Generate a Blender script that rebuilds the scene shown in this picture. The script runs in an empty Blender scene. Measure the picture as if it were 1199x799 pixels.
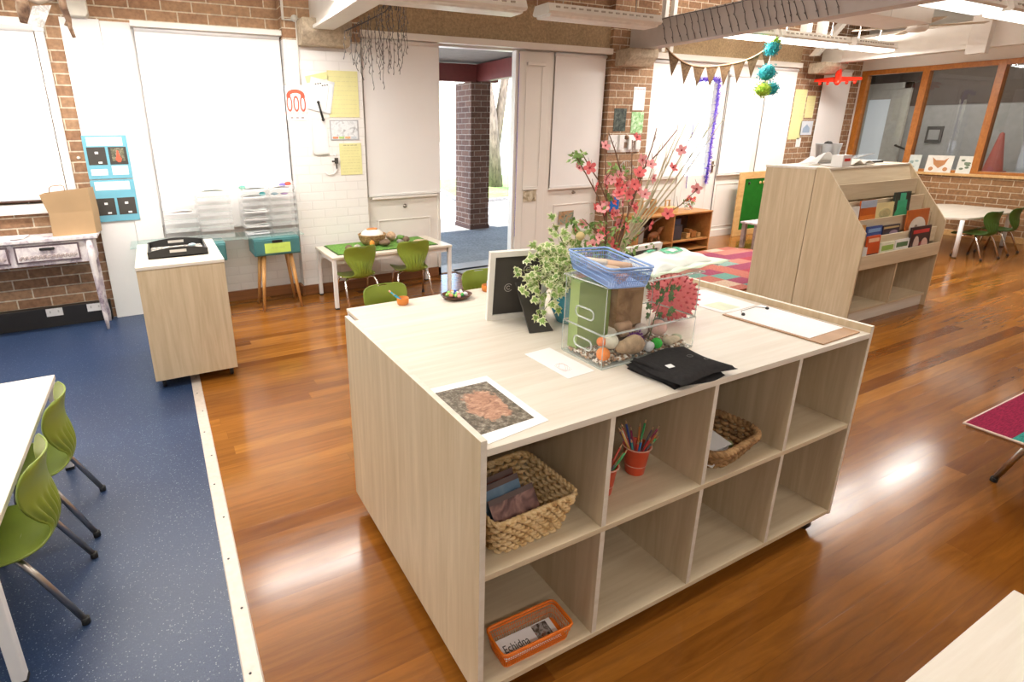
import bpy, bmesh, math, random
from mathutils import Vector, Matrix
R=random.Random(7)
C=bpy.context.scene.collection
PI=math.pi
# ------------------------------------------------------------------ camera
F=644.18; CXP=520.21; CYP=355.45; PITCH=.3041; YAW=.4726; ROLL=-.0092; EYE=Vector((0,0,1.6))
_f=Vector((math.sin(YAW)*math.cos(PITCH),math.cos(YAW)*math.cos(PITCH),-math.sin(PITCH)))
_r=Vector((math.cos(YAW),-math.sin(YAW),0)); _u=_r.cross(_f)
_r2=_r*math.cos(ROLL)+_u*math.sin(ROLL); _u2=-_r*math.sin(ROLL)+_u*math.cos(ROLL)
cd=bpy.data.cameras.new('camera'); cam=bpy.data.objects.new('camera',cd); C.objects.link(cam)
m=Matrix((_r2,_u2,-_f)).transposed().to_4x4(); m.translation=EYE; cam.matrix_world=m
cd.sensor_fit='HORIZONTAL'; cd.sensor_width=36; cd.lens=36*F/1199
cd.shift_x=(599.5-CXP)/1199; cd.shift_y=(CYP-399.5)/1199
cd.clip_start=.05; cd.clip_end=400
bpy.context.scene.camera=cam
def _ray(a,b): return (a-CXP)/F*_r2-(b-CYP)/F*_u2+_f
def onY(a,b,y): d=_ray(a,b); return EYE+d*(y/d.y)
def onX(a,b,x): d=_ray(a,b); return EYE+d*(x/d.x)
def onZ(a,b,z): d=_ray(a,b); return EYE+d*((z-1.6)/d.z)

# ------------------------------------------------------------------ materials
class N:
    def __init__(s,name,rough=.5,metal=0,spec=.5):
        s.m=bpy.data.materials.new(name); s.m.use_nodes=True; s.t=s.m.node_tree; s.b=s.t.nodes['Principled BSDF']
        s.b.inputs['Roughness'].default_value=rough; s.b.inputs['Metallic'].default_value=metal
        s.b.inputs['Specular IOR Level'].default_value=spec
    def n(s,ty,**k):
        o=s.t.nodes.new(ty)
        for a,v in k.items(): setattr(o,a,v)
        return o
    def l(s,a,b): s.t.links.new(a,b)
    def co(s,scale=(1,1,1),kind='Object',rot=(0,0,0)):
        tc=s.n('ShaderNodeTexCoord'); mp=s.n('ShaderNodeMapping'); mp.inputs['Scale'].default_value=scale; mp.inputs['Rotation'].default_value=rot
        s.l(tc.outputs[kind],mp.inputs[0]); return mp.outputs[0]
    def ramp(s,fac,stops,interp='LINEAR'):
        r=s.n('ShaderNodeValToRGB'); r.color_ramp.interpolation=interp; e=r.color_ramp.elements
        while len(e)<len(stops): e.new(.5)
        for x,(p,c) in zip(e,stops): x.position=p; x.color=(*c,1)
        s.l(fac,r.inputs[0]); return r.outputs[0]
    def noise(s,vec,scale,detail=4,rough=.5,dist=0):
        o=s.n('ShaderNodeTexNoise'); o.inputs['Scale'].default_value=scale; o.inputs['Detail'].default_value=detail; o.inputs['Roughness'].default_value=rough; o.inputs['Distortion'].default_value=dist
        s.l(vec,o.inputs['Vector']); return o.outputs['Fac']
    def math(s,op,a,b=None,c=None):
        o=s.n('ShaderNodeMath',operation=op)
        for i,v in enumerate((a,b,c)):
            if v is None: continue
            if hasattr(v,'is_linked') or hasattr(v,'links'): s.l(v,o.inputs[i])
            else: o.inputs[i].default_value=v
        return o.outputs[0]
    def mix(s,fac,a,b,bt='MIX'):
        o=s.n('ShaderNodeMix',data_type='RGBA',blend_type=bt)
        for sock,v in ((o.inputs[0],fac),(o.inputs[6],a),(o.inputs[7],b)):
            if hasattr(v,'links'): s.l(v,sock)
            elif isinstance(v,tuple): sock.default_value=(*v,1)
            else: sock.default_value=v
        return o.outputs[2]
    def bump(s,h,st=.3,dist=.01):
        o=s.n('ShaderNodeBump'); o.inputs['Strength'].default_value=st; o.inputs['Distance'].default_value=dist
        s.l(h,o.inputs['Height']); s.l(o.outputs[0],s.b.inputs['Normal'])
    def col(s,c):
        if hasattr(c,'links'): s.l(c,s.b.inputs['Base Color'])
        else: s.b.inputs['Base Color'].default_value=(*c,1)
        return s
M={}
def P(name,c,rough=.5,metal=0,spec=.5,var=.08,sc=12):
    """plain material with a faint mottling"""
    if name in M: return M[name]
    a=N(name,rough,metal,spec); f=a.noise(a.co(),sc,3)
    lo=tuple(x*(1-var) for x in c); hi=tuple(min(1,x*(1+var)) for x in c)
    a.col(a.ramp(f,[(.3,lo),(.7,hi)])); M[name]=a.m; return a.m
def laminate(name,scale,c1,c2,rough=.42):
    a=N(name,rough); v=a.co(scale); f=a.noise(v,3.2,7,.62,1.2); f2=a.noise(v,11,3,.5)
    f=a.math('ADD',a.math('MULTIPLY',f,.75),a.math('MULTIPLY',f2,.25))
    a.col(a.ramp(f,[(.32,c1),(.5,tuple((x+y)/2 for x,y in zip(c1,c2))),(.66,c2)])); M[name]=a.m; return a.m
LA=(.48,.36,.215); LB=(.645,.52,.355)
LV=laminate('laminate_vertical_grain',(5,5,.35),LA,LB)
LX=laminate('laminate_long_grain_lit',(.35,6,6),(.66,.58,.47),(.77,.71,.62))  # same laminate as the sides, colour lightened to stand for stronger light on tops
LI=laminate('laminate_shelf_grain',(.35,6,6),(.57,.45,.29),(.70,.59,.42))
LE=P('laminate_edge',(.68,.56,.39),.5,var=.06,sc=30)
def floorwood():
    a=N('polished_hardwood_boards',.2,0,.38)
    tc=a.n('ShaderNodeTexCoord'); sp=a.n('ShaderNodeSeparateXYZ'); a.l(tc.outputs['Object'],sp.inputs[0])
    X,Y=sp.outputs[0],sp.outputs[1]
    W=.088; L=3.4
    yy=a.math('DIVIDE',Y,W); row=a.math('FLOOR',yy)
    wn=a.n('ShaderNodeTexWhiteNoise',noise_dimensions='1D'); a.l(row,wn.inputs['W'])
    xx=a.math('ADD',a.math('DIVIDE',X,L),a.math('MULTIPLY',wn.outputs[0],7.3)); seg=a.math('FLOOR',xx)
    cb=a.n('ShaderNodeCombineXYZ'); a.l(row,cb.inputs[0]); a.l(seg,cb.inputs[1])
    w2=a.n('ShaderNodeTexWhiteNoise',noise_dimensions='2D'); a.l(cb.outputs[0],w2.inputs['Vector'])
    base=a.ramp(w2.outputs[0],[(0,(.17,.054,.007)),(.25,(.24,.086,.012)),(.5,(.30,.113,.017)),(.75,(.20,.068,.009)),(1,(.35,.143,.024))])
    # grain
    vm=a.n('ShaderNodeVectorMath',operation='ADD'); a.l(tc.outputs['Object'],vm.inputs[0])
    vs=a.n('ShaderNodeVectorMath',operation='SCALE'); a.l(w2.outputs[1],vs.inputs[0]); vs.inputs['Scale'].default_value=9
    a.l(vs.outputs[0],vm.inputs[1]); mp=a.n('ShaderNodeMapping'); mp.inputs['Scale'].default_value=(1.1,13,1); a.l(vm.outputs[0],mp.inputs[0])
    g=a.noise(mp.outputs[0],2.2,8,.62,.9)
    gr=a.ramp(g,[(.25,(.66,.60,.54)),(.5,(.94,.92,.9)),(.72,(1.18,1.18,1.15))])
    c=a.mix(1.0,base,gr,'MULTIPLY')
    fy=a.math('FRACT',yy); fx=a.math('FRACT',xx)
    ey=a.math('LESS_THAN',a.math('MINIMUM',fy,a.math('SUBTRACT',1,fy)),.008)
    ex=a.math('LESS_THAN',fx,.0006)
    e=a.math('MAXIMUM',ey,ex)
    c=a.mix(a.math('MULTIPLY',e,.35),c,(.08,.025,.008))
    a.col(c)
    rn=a.noise(a.co((1,4,1)),3,4); rr=a.n('ShaderNodeMapRange'); a.l(rn,rr.inputs[0]); rr.inputs[3].default_value=.10; rr.inputs[4].default_value=.22
    a.l(rr.outputs[0],a.b.inputs['Roughness'])
    h=a.math('ADD',a.math('MULTIPLY',a.noise(a.co((.8,9,1)),2.5,2),.6),a.math('MULTIPLY',w2.outputs[0],.1)); h=a.math('SUBTRACT',h,a.math('MULTIPLY',e,.5))
    a.bump(h,.10,.004); return a.m
FLOOR=floorwood()
def vinyl():
    a=N('blue_speckled_vinyl',.38); v=a.co()
    vo=a.n('ShaderNodeTexVoronoi'); vo.inputs['Scale'].default_value=200; a.l(v,vo.inputs['Vector'])
    ch=a.n('ShaderNodeSeparateColor'); a.l(vo.outputs['Color'],ch.inputs[0])
    base=a.ramp(a.noise(v,1.2,3),[(.3,(.013,.029,.080)),(.7,(.020,.041,.098))])
    sp=a.ramp(ch.outputs[0],[(0,(.010,.025,.068)),(.60,(.026,.049,.10)),(.82,(.06,.092,.14)),(.93,(.22,.27,.32))],'CONSTANT')
    near=a.math('LESS_THAN',vo.outputs['Distance'],.42)
    a.col(a.mix(a.math('MULTIPLY',near,.8),base,sp)); a.bump(vo.outputs['Distance'],.08,.002); return a.m
VINYL=vinyl()
def brick(name,c1,c2,mort,axis='XZ',painted=False,w=.24,h=.086,rough=.8):
    a=N(name,rough,0,.3); tc=a.n('ShaderNodeTexCoord'); sp=a.n('ShaderNodeSeparateXYZ'); a.l(tc.outputs['Object'],sp.inputs[0])
    cb=a.n('ShaderNodeCombineXYZ'); 
    if axis=='XZ': a.l(a.math('ADD',sp.outputs[0],sp.outputs[1]),cb.inputs[0])
    elif axis=='YZ': a.l(sp.outputs[1],cb.inputs[0])
    a.l(sp.outputs[2],cb.inputs[1])
    b=a.n('ShaderNodeTexBrick'); a.l(cb.outputs[0],b.inputs['Vector'])
    b.inputs['Color1'].default_value=(*c1,1); b.inputs['Color2'].default_value=(*c2,1); b.inputs['Mortar'].default_value=(*mort,1)
    b.inputs['Scale'].default_value=1; b.inputs['Brick Width'].default_value=w; b.inputs['Row Height'].default_value=h
    b.inputs['Mortar Size'].default_value=.006; b.inputs['Mortar Smooth'].default_value=.25; b.inputs['Bias'].default_value=0
    ns=a.noise(a.co(),28,5,.6); 
    c=b.outputs['Color']
    if not painted: c=a.mix(.8,c,a.ramp(ns,[(.3,(.6,.58,.56)),(.7,(1.2,1.18,1.15))]),'MULTIPLY')
    a.col(c); hh=a.math('SUBTRACT',a.math('MULTIPLY',ns,.25),b.outputs['Fac']); a.bump(hh,.35 if painted else .7,.006)
    return a.m
BRX=brick('brown_brick',(.30,.165,.095),(.40,.245,.145),(.68,.60,.48))
BRY=brick('brown_brick_side',(.30,.16,.075),(.38,.21,.10),(.62,.52,.38),'YZ')
BRP=brick('white_painted_brick',(.84,.81,.78),(.86,.83,.80),(.79,.76,.73),painted=True,rough=.5)
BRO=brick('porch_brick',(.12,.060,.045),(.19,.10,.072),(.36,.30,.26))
def concrete(name,c,sc=60):
    a=N(name,.85,0,.2); v=a.co(); f=a.noise(v,sc,5,.7); g=a.noise(v,2,3)
    f=a.math('ADD',a.math('MULTIPLY',f,.75),a.math('MULTIPLY',g,.25))
    a.col(a.ramp(f,[(.3,tuple(x*.55 for x in c)),(.5,c),(.7,tuple(x*1.45 for x in c))])); a.bump(f,.6,.006); return a.m
LINTEL=concrete('exposed_aggregate_concrete',(.40,.29,.175),38)
CORB=concrete('plain_concrete',(.42,.34,.25),25)
PAVE=concrete('porch_concrete',(.27,.26,.245),30)
WHITE=P('white_wall_paint',(.86,.83,.80),.5,var=.02,sc=3)
CREAM=P('cream_gloss_paint',(.84,.79,.73),.35,var=.02,sc=3)
BLIND=P('white_roller_blind_cloth',(.90,.87,.85),.8,var=.015,sc=2)
BEAMW=P('white_painted_timber',(.80,.77,.72),.5,var=.03,sc=6)
BEAMG=P('grey_painted_timber',(.54,.49,.46),.6,var=.05,sc=6)
CEIL=P('ceiling_paint',(.82,.77,.70),.7,var=.02,sc=2)
SKIRT=laminate('stained_timber_skirting',(.4,6,6),(.16,.06,.02),(.30,.12,.045),.35)
ORW=laminate('orange_varnished_timber',(1,6,3),(.33,.105,.012),(.52,.19,.03),.3)
PINE=laminate('honey_pine',(1,4,4),(.58,.33,.12),(.74,.48,.21),.4)
OAK=laminate('honey_oak',(1,4,4),(.36,.15,.04),(.52,.25,.075),.4)
LEGW=laminate('turned_beech',(6,6,.6),(.50,.24,.07),(.68,.37,.13),.4)
LE=LX
BLACK=P('black_plastic',(.018,.016,.015),.4)
DARK=P('dark_charcoal_card',(.05,.043,.036),.75)
WP=P('white_powder_coat',(.86,.84,.82),.3,var=.02)
PAPER=P('white_paper',(.90,.89,.88),.7,var=.02)
CHROME=P('brushed_steel_tube',(.52,.47,.42),.28,1,var=.05)
BRTUBE=P('bright_steel_tube',(.75,.71,.68),.25,1,var=.04)
GREENP=P('lime_green_plastic',(.20,.26,.03),.36,0,.5,.05)
DGREEN=P('leaf_green_plastic',(.06,.13,.02),.4)
RED=P('red_plastic',(.62,.03,.02),.4)
RUB=P('black_rubber',(.02,.02,.02),.7)
def glass(name,c=(1,1,1),rough=.02,haze=.0,ior=1.45):
    """thin clear sheet: transparent, with mirror reflection by fresnel and an optional white haze"""
    a=N(name,.5); a.b.inputs['Base Color'].default_value=(*c,1)
    f=a.noise(a.co(),5,2); a.l(a.ramp(f,[(.3,tuple(x*.96 for x in c)),(.7,c)]),a.b.inputs['Base Color'])
    tr=a.n('ShaderNodeBsdfTransparent'); tr.inputs[0].default_value=(*c,1)
    gl=a.n('ShaderNodeBsdfGlossy'); gl.inputs['Roughness'].default_value=rough; gl.inputs['Color'].default_value=(.95,.95,.95,1)
    fr=a.n('ShaderNodeFresnel'); fr.inputs['IOR'].default_value=ior
    m1=a.n('ShaderNodeMixShader'); m1.inputs[0].default_value=haze; a.l(tr.outputs[0],m1.inputs[1]); a.l(a.b.outputs[0],m1.inputs[2])
    m2=a.n('ShaderNodeMixShader'); ge=a.n('ShaderNodeNewGeometry'); a.l(a.math('MULTIPLY',a.math('MINIMUM',fr.outputs[0],.6),a.math('SUBTRACT',1,ge.outputs['Backfacing'])),m2.inputs[0]); a.l(m1.outputs[0],m2.inputs[1]); a.l(gl.outputs[0],m2.inputs[2])
    a.l(m2.outputs[0],a.t.nodes['Material Output'].inputs[0]); M[name]=a.m; return a.m
ACR=glass('clear_acrylic',(.99,.995,.99),.03,.02,1.3)
ACE=glass('acrylic_edge',(.92,.95,.93),.1,.30,1.4)
TRAYP=glass('clear_tray_plastic',(1,1,1),.15,.10,1.2)
PANE=glass('window_glass',(.85,.85,.83),.01,.0,1.5)
GSH=glass('green_tinted_glass_shelf',(.80,.92,.90),.05,.10,1.45)
def emis(name,c,s):
    a=N(name); a.b.inputs['Emission Color'].default_value=(*c,1); a.b.inputs['Emission Strength'].default_value=s
    f=a.noise(a.co(),3,2); a.l(a.ramp(f,[(.3,tuple(x*.97 for x in c)),(.7,c)]),a.b.inputs['Emission Color']); return a.m
TUBE=emis('lit_fluorescent_diffuser',(1,.97,.90),9)
def blotch(name,cols,sc=8,rough=.6,scale=(1,1,1),kind='NOISE',detail=3):
    a=N(name,rough); v=a.co(scale)
    if kind=='VOR':
        o=a.n('ShaderNodeTexVoronoi'); o.inputs['Scale'].default_value=sc; a.l(v,o.inputs['Vector']); s=a.n('ShaderNodeSeparateColor'); a.l(o.outputs['Color'],s.inputs[0]); f=s.outputs[0]; lo,hi=0,1
    else: f=a.noise(v,sc,detail,.6,.5); lo,hi=.32,.68
    n=len(cols); a.col(a.ramp(f,[(lo+(hi-lo)*i/max(1,n-1)*(1 if kind!='VOR' else (n-1)/n),c) for i,c in enumerate(cols)],'CONSTANT' if kind=='VOR' else 'LINEAR')); M[name]=a.m; return a.m

# ------------------------------------------------------------------ mesh builder
class MB:
    def __init__(s,world=True): s.v=[]; s.f=[]; s.mi=[]; s.sm=[]; s.world=world
    def add(s,vs,fs,mi=0,smooth=False):
        b=len(s.v); s.v+= [tuple(x) for x in vs]
        for f in fs: s.f.append([b+i for i in f]); s.mi.append(mi); s.sm.append(smooth)
        return s
    def box(s,x0,x1,y0,y1,z0,z1,mi=0):
        v=[(x,y,z) for x in(x0,x1) for y in(y0,y1) for z in(z0,z1)]
        return s.add(v,[(0,1,3,2),(4,6,7,5),(0,4,5,1),(2,3,7,6),(0,2,6,4),(1,5,7,3)],mi)
    def ebox(s,x0,x1,y0,y1,z0,z1,thin='x',emi=1):
        s.box(x0,x1,y0,y1,z0,z1); k={'x':(4,3,2,1),'y':(6,5,2,1),'z':(6,5,4,3)}[thin]
        for i in k: s.mi[-i]=emi
        return s
    def hexa(s,a,b,mi=0):   # a,b: two matching quads
        v=list(a)+list(b); return s.add(v,[(3,2,1,0),(4,5,6,7),(0,1,5,4),(1,2,6,5),(2,3,7,6),(3,0,4,7)],mi)
    def prism(s,poly,axis,a,b,mi=0,smooth=False):
        def pt(p,t):
            return {'x':(t,p[0],p[1]),'y':(p[0],t,p[1]),'z':(p[0],p[1],t)}[axis]
        n=len(poly); v=[pt(p,a) for p in poly]+[pt(p,b) for p in poly]
        f=[tuple(range(n-1,-1,-1)),tuple(range(n,2*n))]+[(i,(i+1)%n,n+(i+1)%n,n+i) for i in range(n)]
        return s.add(v,f,mi,smooth)
    def lathe(s,prof,c=(0,0,0),seg=20,mi=0,axis='z',caps=True):
        v=[];f=[]
        for r,z in prof:
            for i in range(seg):
                a=2*PI*i/seg; p=(r*math.cos(a),r*math.sin(a),z)
                if axis=='x': p=(p[2],p[0],p[1])
                if axis=='y': p=(p[0],p[2],p[1])
                v.append((c[0]+p[0],c[1]+p[1],c[2]+p[2]))
        for k in range(len(prof)-1):
            for i in range(seg):
                j=(i+1)%seg; f.append((k*seg+i,k*seg+j,(k+1)*seg+j,(k+1)*seg+i))
        if caps:
            f.append(tuple(range(seg-1,-1,-1))); f.append(tuple((len(prof)-1)*seg+i for i in range(seg)))
        return s.add(v,f,mi,True)
    def ball(s,c,r,mi=0,seg=16,rings=10,sq=(1,1,1)):
        v=[];f=[]
        for k in range(rings+1):
            t=PI*k/rings
            for i in range(seg):
                a=2*PI*i/seg; v.append((c[0]+r*sq[0]*math.sin(t)*math.cos(a),c[1]+r*sq[1]*math.sin(t)*math.sin(a),c[2]-r*sq[2]*math.cos(t)))
        for k in range(rings):
            for i in range(seg):
                j=(i+1)%seg; f.append((k*seg+i,k*seg+j,(k+1)*seg+j,(k+1)*seg+i))
        return s.add(v,f,mi,True)
    def tube(s,pts,r,seg=8,mi=0,closed=False,squash=1):
        pts=[Vector(p) for p in pts]; n=len(pts); rs=r if isinstance(r,(list,tuple)) else [r]*n
        v=[];f=[]; up=None
        for i,p in enumerate(pts):
            if closed: d=pts[(i+1)%n]-pts[i-1]
            else: d=pts[min(i+1,n-1)]-pts[max(i-1,0)]
            if d.length<1e-9: d=Vector((0,0,1))
            d.normalize()
            if up is None:
                up=Vector((0,0,1)) if abs(d.z)<.9 else Vector((1,0,0))
            a=d.cross(up); 
            if a.length<1e-6: a=d.cross(Vector((0,1,0)))
            a.normalize(); b=a.cross(d).normalized(); up=b
            for k in range(seg):
                t=2*PI*k/seg; v.append(p+a*math.cos(t)*rs[i]+b*math.sin(t)*rs[i]*squash)
        for i in range(n if closed else n-1):
            j=(i+1)%n
            for k in range(seg):
                q=(k+1)%seg; f.append((i*seg+k,i*seg+q,j*seg+q,j*seg+k))
        if not closed: f.append(tuple(range(seg-1,-1,-1))); f.append(tuple((n-1)*seg+k for k in range(seg)))
        return s.add(v,f,mi,True)
    def grid(s,fn,nu,nv,mi=0,hole=None,smooth=True):
        v=[fn(i/nu,j/nv) for j in range(nv+1) for i in range(nu+1)]
        f=[]
        for j in range(nv):
            for i in range(nu):
                if hole and hole((i+.5)/nu,(j+.5)/nv): continue
                a=j*(nu+1)+i; f.append((a,a+1,a+nu+2,a+nu+1))
        return s.add(v,f,mi,smooth)
    def xf(s,mat):
        s.v=[tuple(mat@Vector(p)) for p in s.v]; return s
    def mesh(s,name,mats,off=(0,0,0)):
        me=bpy.data.meshes.new(name); o=Vector(off)
        me.from_pydata([Vector(p)-o for p in s.v],[],s.f)
        for mm in (mats if isinstance(mats,(list,tuple)) else [mats]): me.materials.append(mm)
        me.polygons.foreach_set('material_index',s.mi); me.polygons.foreach_set('use_smooth',s.sm)
        bm=bmesh.new(); bm.from_mesh(me); bmesh.ops.recalc_face_normals(bm,faces=bm.faces); bm.to_mesh(me); bm.free()
        me.update(); return me
def mods(o,bev=0,solid=0,sub=0):
    if solid: mo=o.modifiers.new('thick','SOLIDIFY'); mo.thickness=solid; mo.offset=0
    if bev: mo=o.modifiers.new('bevel','BEVEL'); mo.width=bev; mo.segments=2; mo.limit_method='ANGLE'; mo.angle_limit=.7
    if sub: mo=o.modifiers.new('sub','SUBSURF'); mo.levels=sub; mo.render_levels=sub
    return o
def rootof(o):
    while o.parent: o=o.parent
    return o
def tag(o,label,cat,group=None,kind=None):
    if label: o['label']=label
    if cat: o['category']=cat
    if group: o['group']=group
    if kind: o['kind']=kind
    return o
def thing(name,label,cat,loc=(0,0,0),rz=0,group=None):
    o=bpy.data.objects.new(name,None); C.objects.link(o); o.location=loc; o.rotation_euler=(0,0,rz); o.empty_display_size=.05
    return tag(o,label,cat,group)
def part(name,mb,mats,parent,bev=0,solid=0,sub=0,label=None,loc=None):
    off=rootof(parent).location if mb.world else (0,0,0)
    o=bpy.data.objects.new(name,mb.mesh(name,mats,off)); C.objects.link(o); o.parent=parent
    if loc: o.location=loc
    if label: o['label']=label
    return mods(o,bev,solid,sub)
def solo(name,mb,mats,label,cat,group=None,bev=0,solid=0,sub=0,kind=None,origin=None):
    xs=[p[0] for p in mb.v]; ys=[p[1] for p in mb.v]; zs=[p[2] for p in mb.v]
    c=origin or ((min(xs)+max(xs))/2,(min(ys)+max(ys))/2,min(zs))
    o=bpy.data.objects.new(name,mb.mesh(name,mats,c)); C.objects.link(o); o.location=c
    tag(o,label,cat,group,kind); return mods(o,bev,solid,sub)
def struct(name,mb,mats,bev=0,label=None):
    o=bpy.data.objects.new(name,mb.mesh(name,mats)); C.objects.link(o); o['kind']='structure'
    if label: o['label']=label
    return mods(o,bev)
def dup(root,loc,rz,label,group=None):
    r=root.copy(); C.objects.link(r); r.location=loc; r.rotation_euler=(0,0,rz); r['label']=label
    if group: r['group']=group
    for ch in list(root.children):
        c=ch.copy(); C.objects.link(c); c.parent=r
        for g in ch.children:
            d=g.copy(); C.objects.link(d); d.parent=c
    return r
def text(s,size,mat4,depth=.0006,font_shear=0,space=1):
    """letters as a flat mesh builder; mat4 places the xy plane of the text"""
    cu=bpy.data.curves.new('t','FONT'); cu.body=s; cu.size=size; cu.extrude=depth; cu.align_x='CENTER'; cu.align_y='CENTER'; cu.shear=font_shear; cu.space_character=space
    o=bpy.data.objects.new('t',cu); C.objects.link(o)
    dg=bpy.context.evaluated_depsgraph_get(); me=bpy.data.meshes.new_from_object(o.evaluated_get(dg))
    mb=MB(); mb.add([mat4@v.co for v in me.vertices],[tuple(p.vertices) for p in me.polygons])
    bpy.data.objects.remove(o); bpy.data.curves.remove(cu); bpy.data.meshes.remove(me)
    return mb
def wallY(x,y,z,rz=0,rx=PI/2): return Matrix.Translation((x,y,z))@Matrix.Rotation(rz,4,'Y')@Matrix.Rotation(rx,4,'X')
LP=50; LROW={4.6:1.5,2.72:.95,.85:.18,-1.2:.6}; SKY=2.6; SUN=28
# ================================================================== THE SETTING
W=5.634; H=3.3; RX=10.75; LXW=-4.5; FY=-3.2
b=MB(); b.box(.05,RX+.1,FY,W+.3,-.06,0); struct('floor',b,FLOOR)
b=MB(); b.box(LXW,.05,FY,W+.3,-.06,.0); struct('floor_vinyl',b,VINYL)
b=MB(); b.prism([(.018,0),(.022,.003),(.070,.003),(.075,0)],'y',FY,W-.03); 
struct('trim_1',b,P('aluminium_cover_strip',(.60,.52,.45),.45,.2,var=.08,sc=40),label='cream metal cover strip with screws where vinyl meets timber')
b=MB()
for i in range(22):
    y=-.2+i*.27; b.lathe([(.0045,.003),(.0045,.0042),(.002,.0045)],(.046+(.006 if i%2 else -.006),y,0),8)
struct('trim_2',b,BLACK,label='row of dark screw heads in the cover strip')
# back wall
b=MB(); b.box(LXW,.0,W,W+.25,0,H); b.box(0,1.2,W,W+.25,2.47,H)
b.box(1.2,1.93,W-.14,W+.25,2.40,H); b.box(1.93,5.15,W,W+.25,2.92,H); b.box(5.15,5.86,W-.10,W+.25,0,H)
b.box(5.86,8.98,W,W+.25,2.92,H); b.box(8.98,RX+.2,W,W+.25,0,H)
struct('wall_back',b,BRX)
b=MB(); b.box(0,1.2,W,W+.25,0,2.47); b.box(1.2,1.93,W-.14,W+.25,0,2.40); struct('wall_back_painted',b,BRP)
b=MB(); b.box(1.93,5.15,W-.05,W+.25,2.53,2.92); b.box(5.86,8.98,W-.05,W+.25,2.53,2.92); struct('wall_back_lintel',b,LINTEL)
b=MB(); b.box(1.93,2.80,W-.07,W+.1,0,2.53); b.box(3.815,5.15,W,W+.05,0,2.53); b.box(5.86,6.62,W,W+.1,0,2.53); b.box(7.42,8.98,W,W+.1,0,2.53); b.box(2.80,3.815,W,W+.1,2.45,2.53); b.box(6.62,7.42,W,W+.1,2.36,2.53)
struct('wall_back_panelling',b,CREAM)
# trims: head rails and panel mouldings
b=MB(); b.box(1.94,5.14,W-.13,W-.07,2.465,2.53); b.box(5.87,8.97,W-.10,W,2.46,2.53); b.box(-.003,1.2,W-.12,W,2.43,2.475)
struct('trim_3',b,CREAM,bev=.004,label='cream head rail running above the blinds')
def frame(b,x0,x1,z0,z1,y,t=.012,d=.008,mi=0):
    b.box(x0,x1,y-d,y,z1-t,z1,mi); b.box(x0,x1,y-d,y,z0,z0+t,mi); b.box(x0,x0+t,y-d,y,z0+t,z1-t,mi); b.box(x1-t,x1,y-d,y,z0+t,z1-t,mi)
b=MB(); frame(b,2.06,2.68,.12,.69,W-.07); frame(b,4.45,5.06,.12,.69,W); frame(b,5.92,6.58,.12,.78,W); frame(b,7.5,8.2,.15,.80,W); frame(b,8.3,8.95,.15,.80,W)
b.box(1.99,2.75,W-.115,W-.07,.915,.94); b.box(4.33,5.12,W-.05,W,.885,.905); b.box(5.87,6.62,W-.05,W,.93,.95); b.box(7.42,8.97,W-.05,W,.925,.945)
b.box(4.26,4.335,W-.03,W,0,2.46); b.box(8.16,8.27,W-.03,W,.94,2.46)
struct('trim_4',b,CREAM,bev=.003,label='raised panel mouldings and sills under the blinds')
b=MB(); b.box(.0,1.2,W-.025,W,0,.10); b.box(1.2,1.94,W-.165,W-.14,0,.10); b.box(1.175,1.2,W-.165,W,0,.10); b.box(1.94,2.8,W-.09,W-.07,0,.10)
struct('baseboard_back',b,SKIRT,bev=.003)
b=MB(); b.box(3.83,6.6,W-.02,W,0,.1); b.box(7.45,RX,W-.02,W,0,.1); struct('baseboard_back_right',b,CREAM)
b=MB(); b.box(LXW,-.52,W-.07,W,0,.175); struct('baseboard_left',b,BLACK,bev=.004)
# white pin board panel at the left of the wall
b=MB(); b.box(-.49,-.22,W-.04,W,.0,2.475); b.box(-.218,-.003,W-.045,W,0,2.465); b.box(-.003,.012,W-.03,W,.8,2.44)
struct('wall_back_board',b,WHITE,bev=.002)
# left window 1
b=MB(); b.box(LXW,-.60,W-.05,W,.975,1.06); b.box(-.665,-.605,W-.05,W,1.06,2.45); b.box(LXW,-.60,W-.06,W,2.36,2.45)
struct('window_1',b,WHITE,bev=.003)
# right wall (internal window wall)
b=MB(); b.box(RX,RX+.12,FY,W,0,.885); struct('wall_right',b,BRY)
b=MB(); b.box(RX,RX+.12,FY,W,2.485,H); b.box(RX-.01,RX+.12,W-.03,W+.2,.885,2.5); struct('wall_right_upper',b,CEIL)
b=MB(); b.box(RX-.06,RX+.14,FY,W,.885,.925); struct('window_2_sill',b,PINE,bev=.004)
b=MB(); b.box(RX-.03,RX+.09,FY,W-.03,2.41,2.485); b.box(RX-.03,RX+.09,FY,W-.03,.925,.965)
for y in (5.55,4.70,3.82,2.94,2.06,1.18,.3,-.58,-1.46): b.box(RX-.035,RX+.09,y-.045,y+.045,.925,2.485)
struct('window_2',b,ORW,bev=.004)
b=MB(); b.box(RX+.03,RX+.036,FY,W-.05,.965,2.41); struct('window_2_glass',b,PANE)
b=MB(); b.box(RX-.02,RX,FY,W,0,.085); struct('baseboard_right',b,PINE,bev=.003)
# other walls and ceiling
b=MB(); b.box(LXW-.2,LXW,FY,W,0,H); struct('wall_left',b,WHITE)
b=MB(); b.box(LXW,RX+3.5,FY-.2,FY,0,H); struct('wall_front',b,WHITE)
b=MB(); b.box(LXW-.2,RX+.12,FY-.2,W+.3,H,H+.1); struct('ceiling',b,CEIL)
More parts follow.
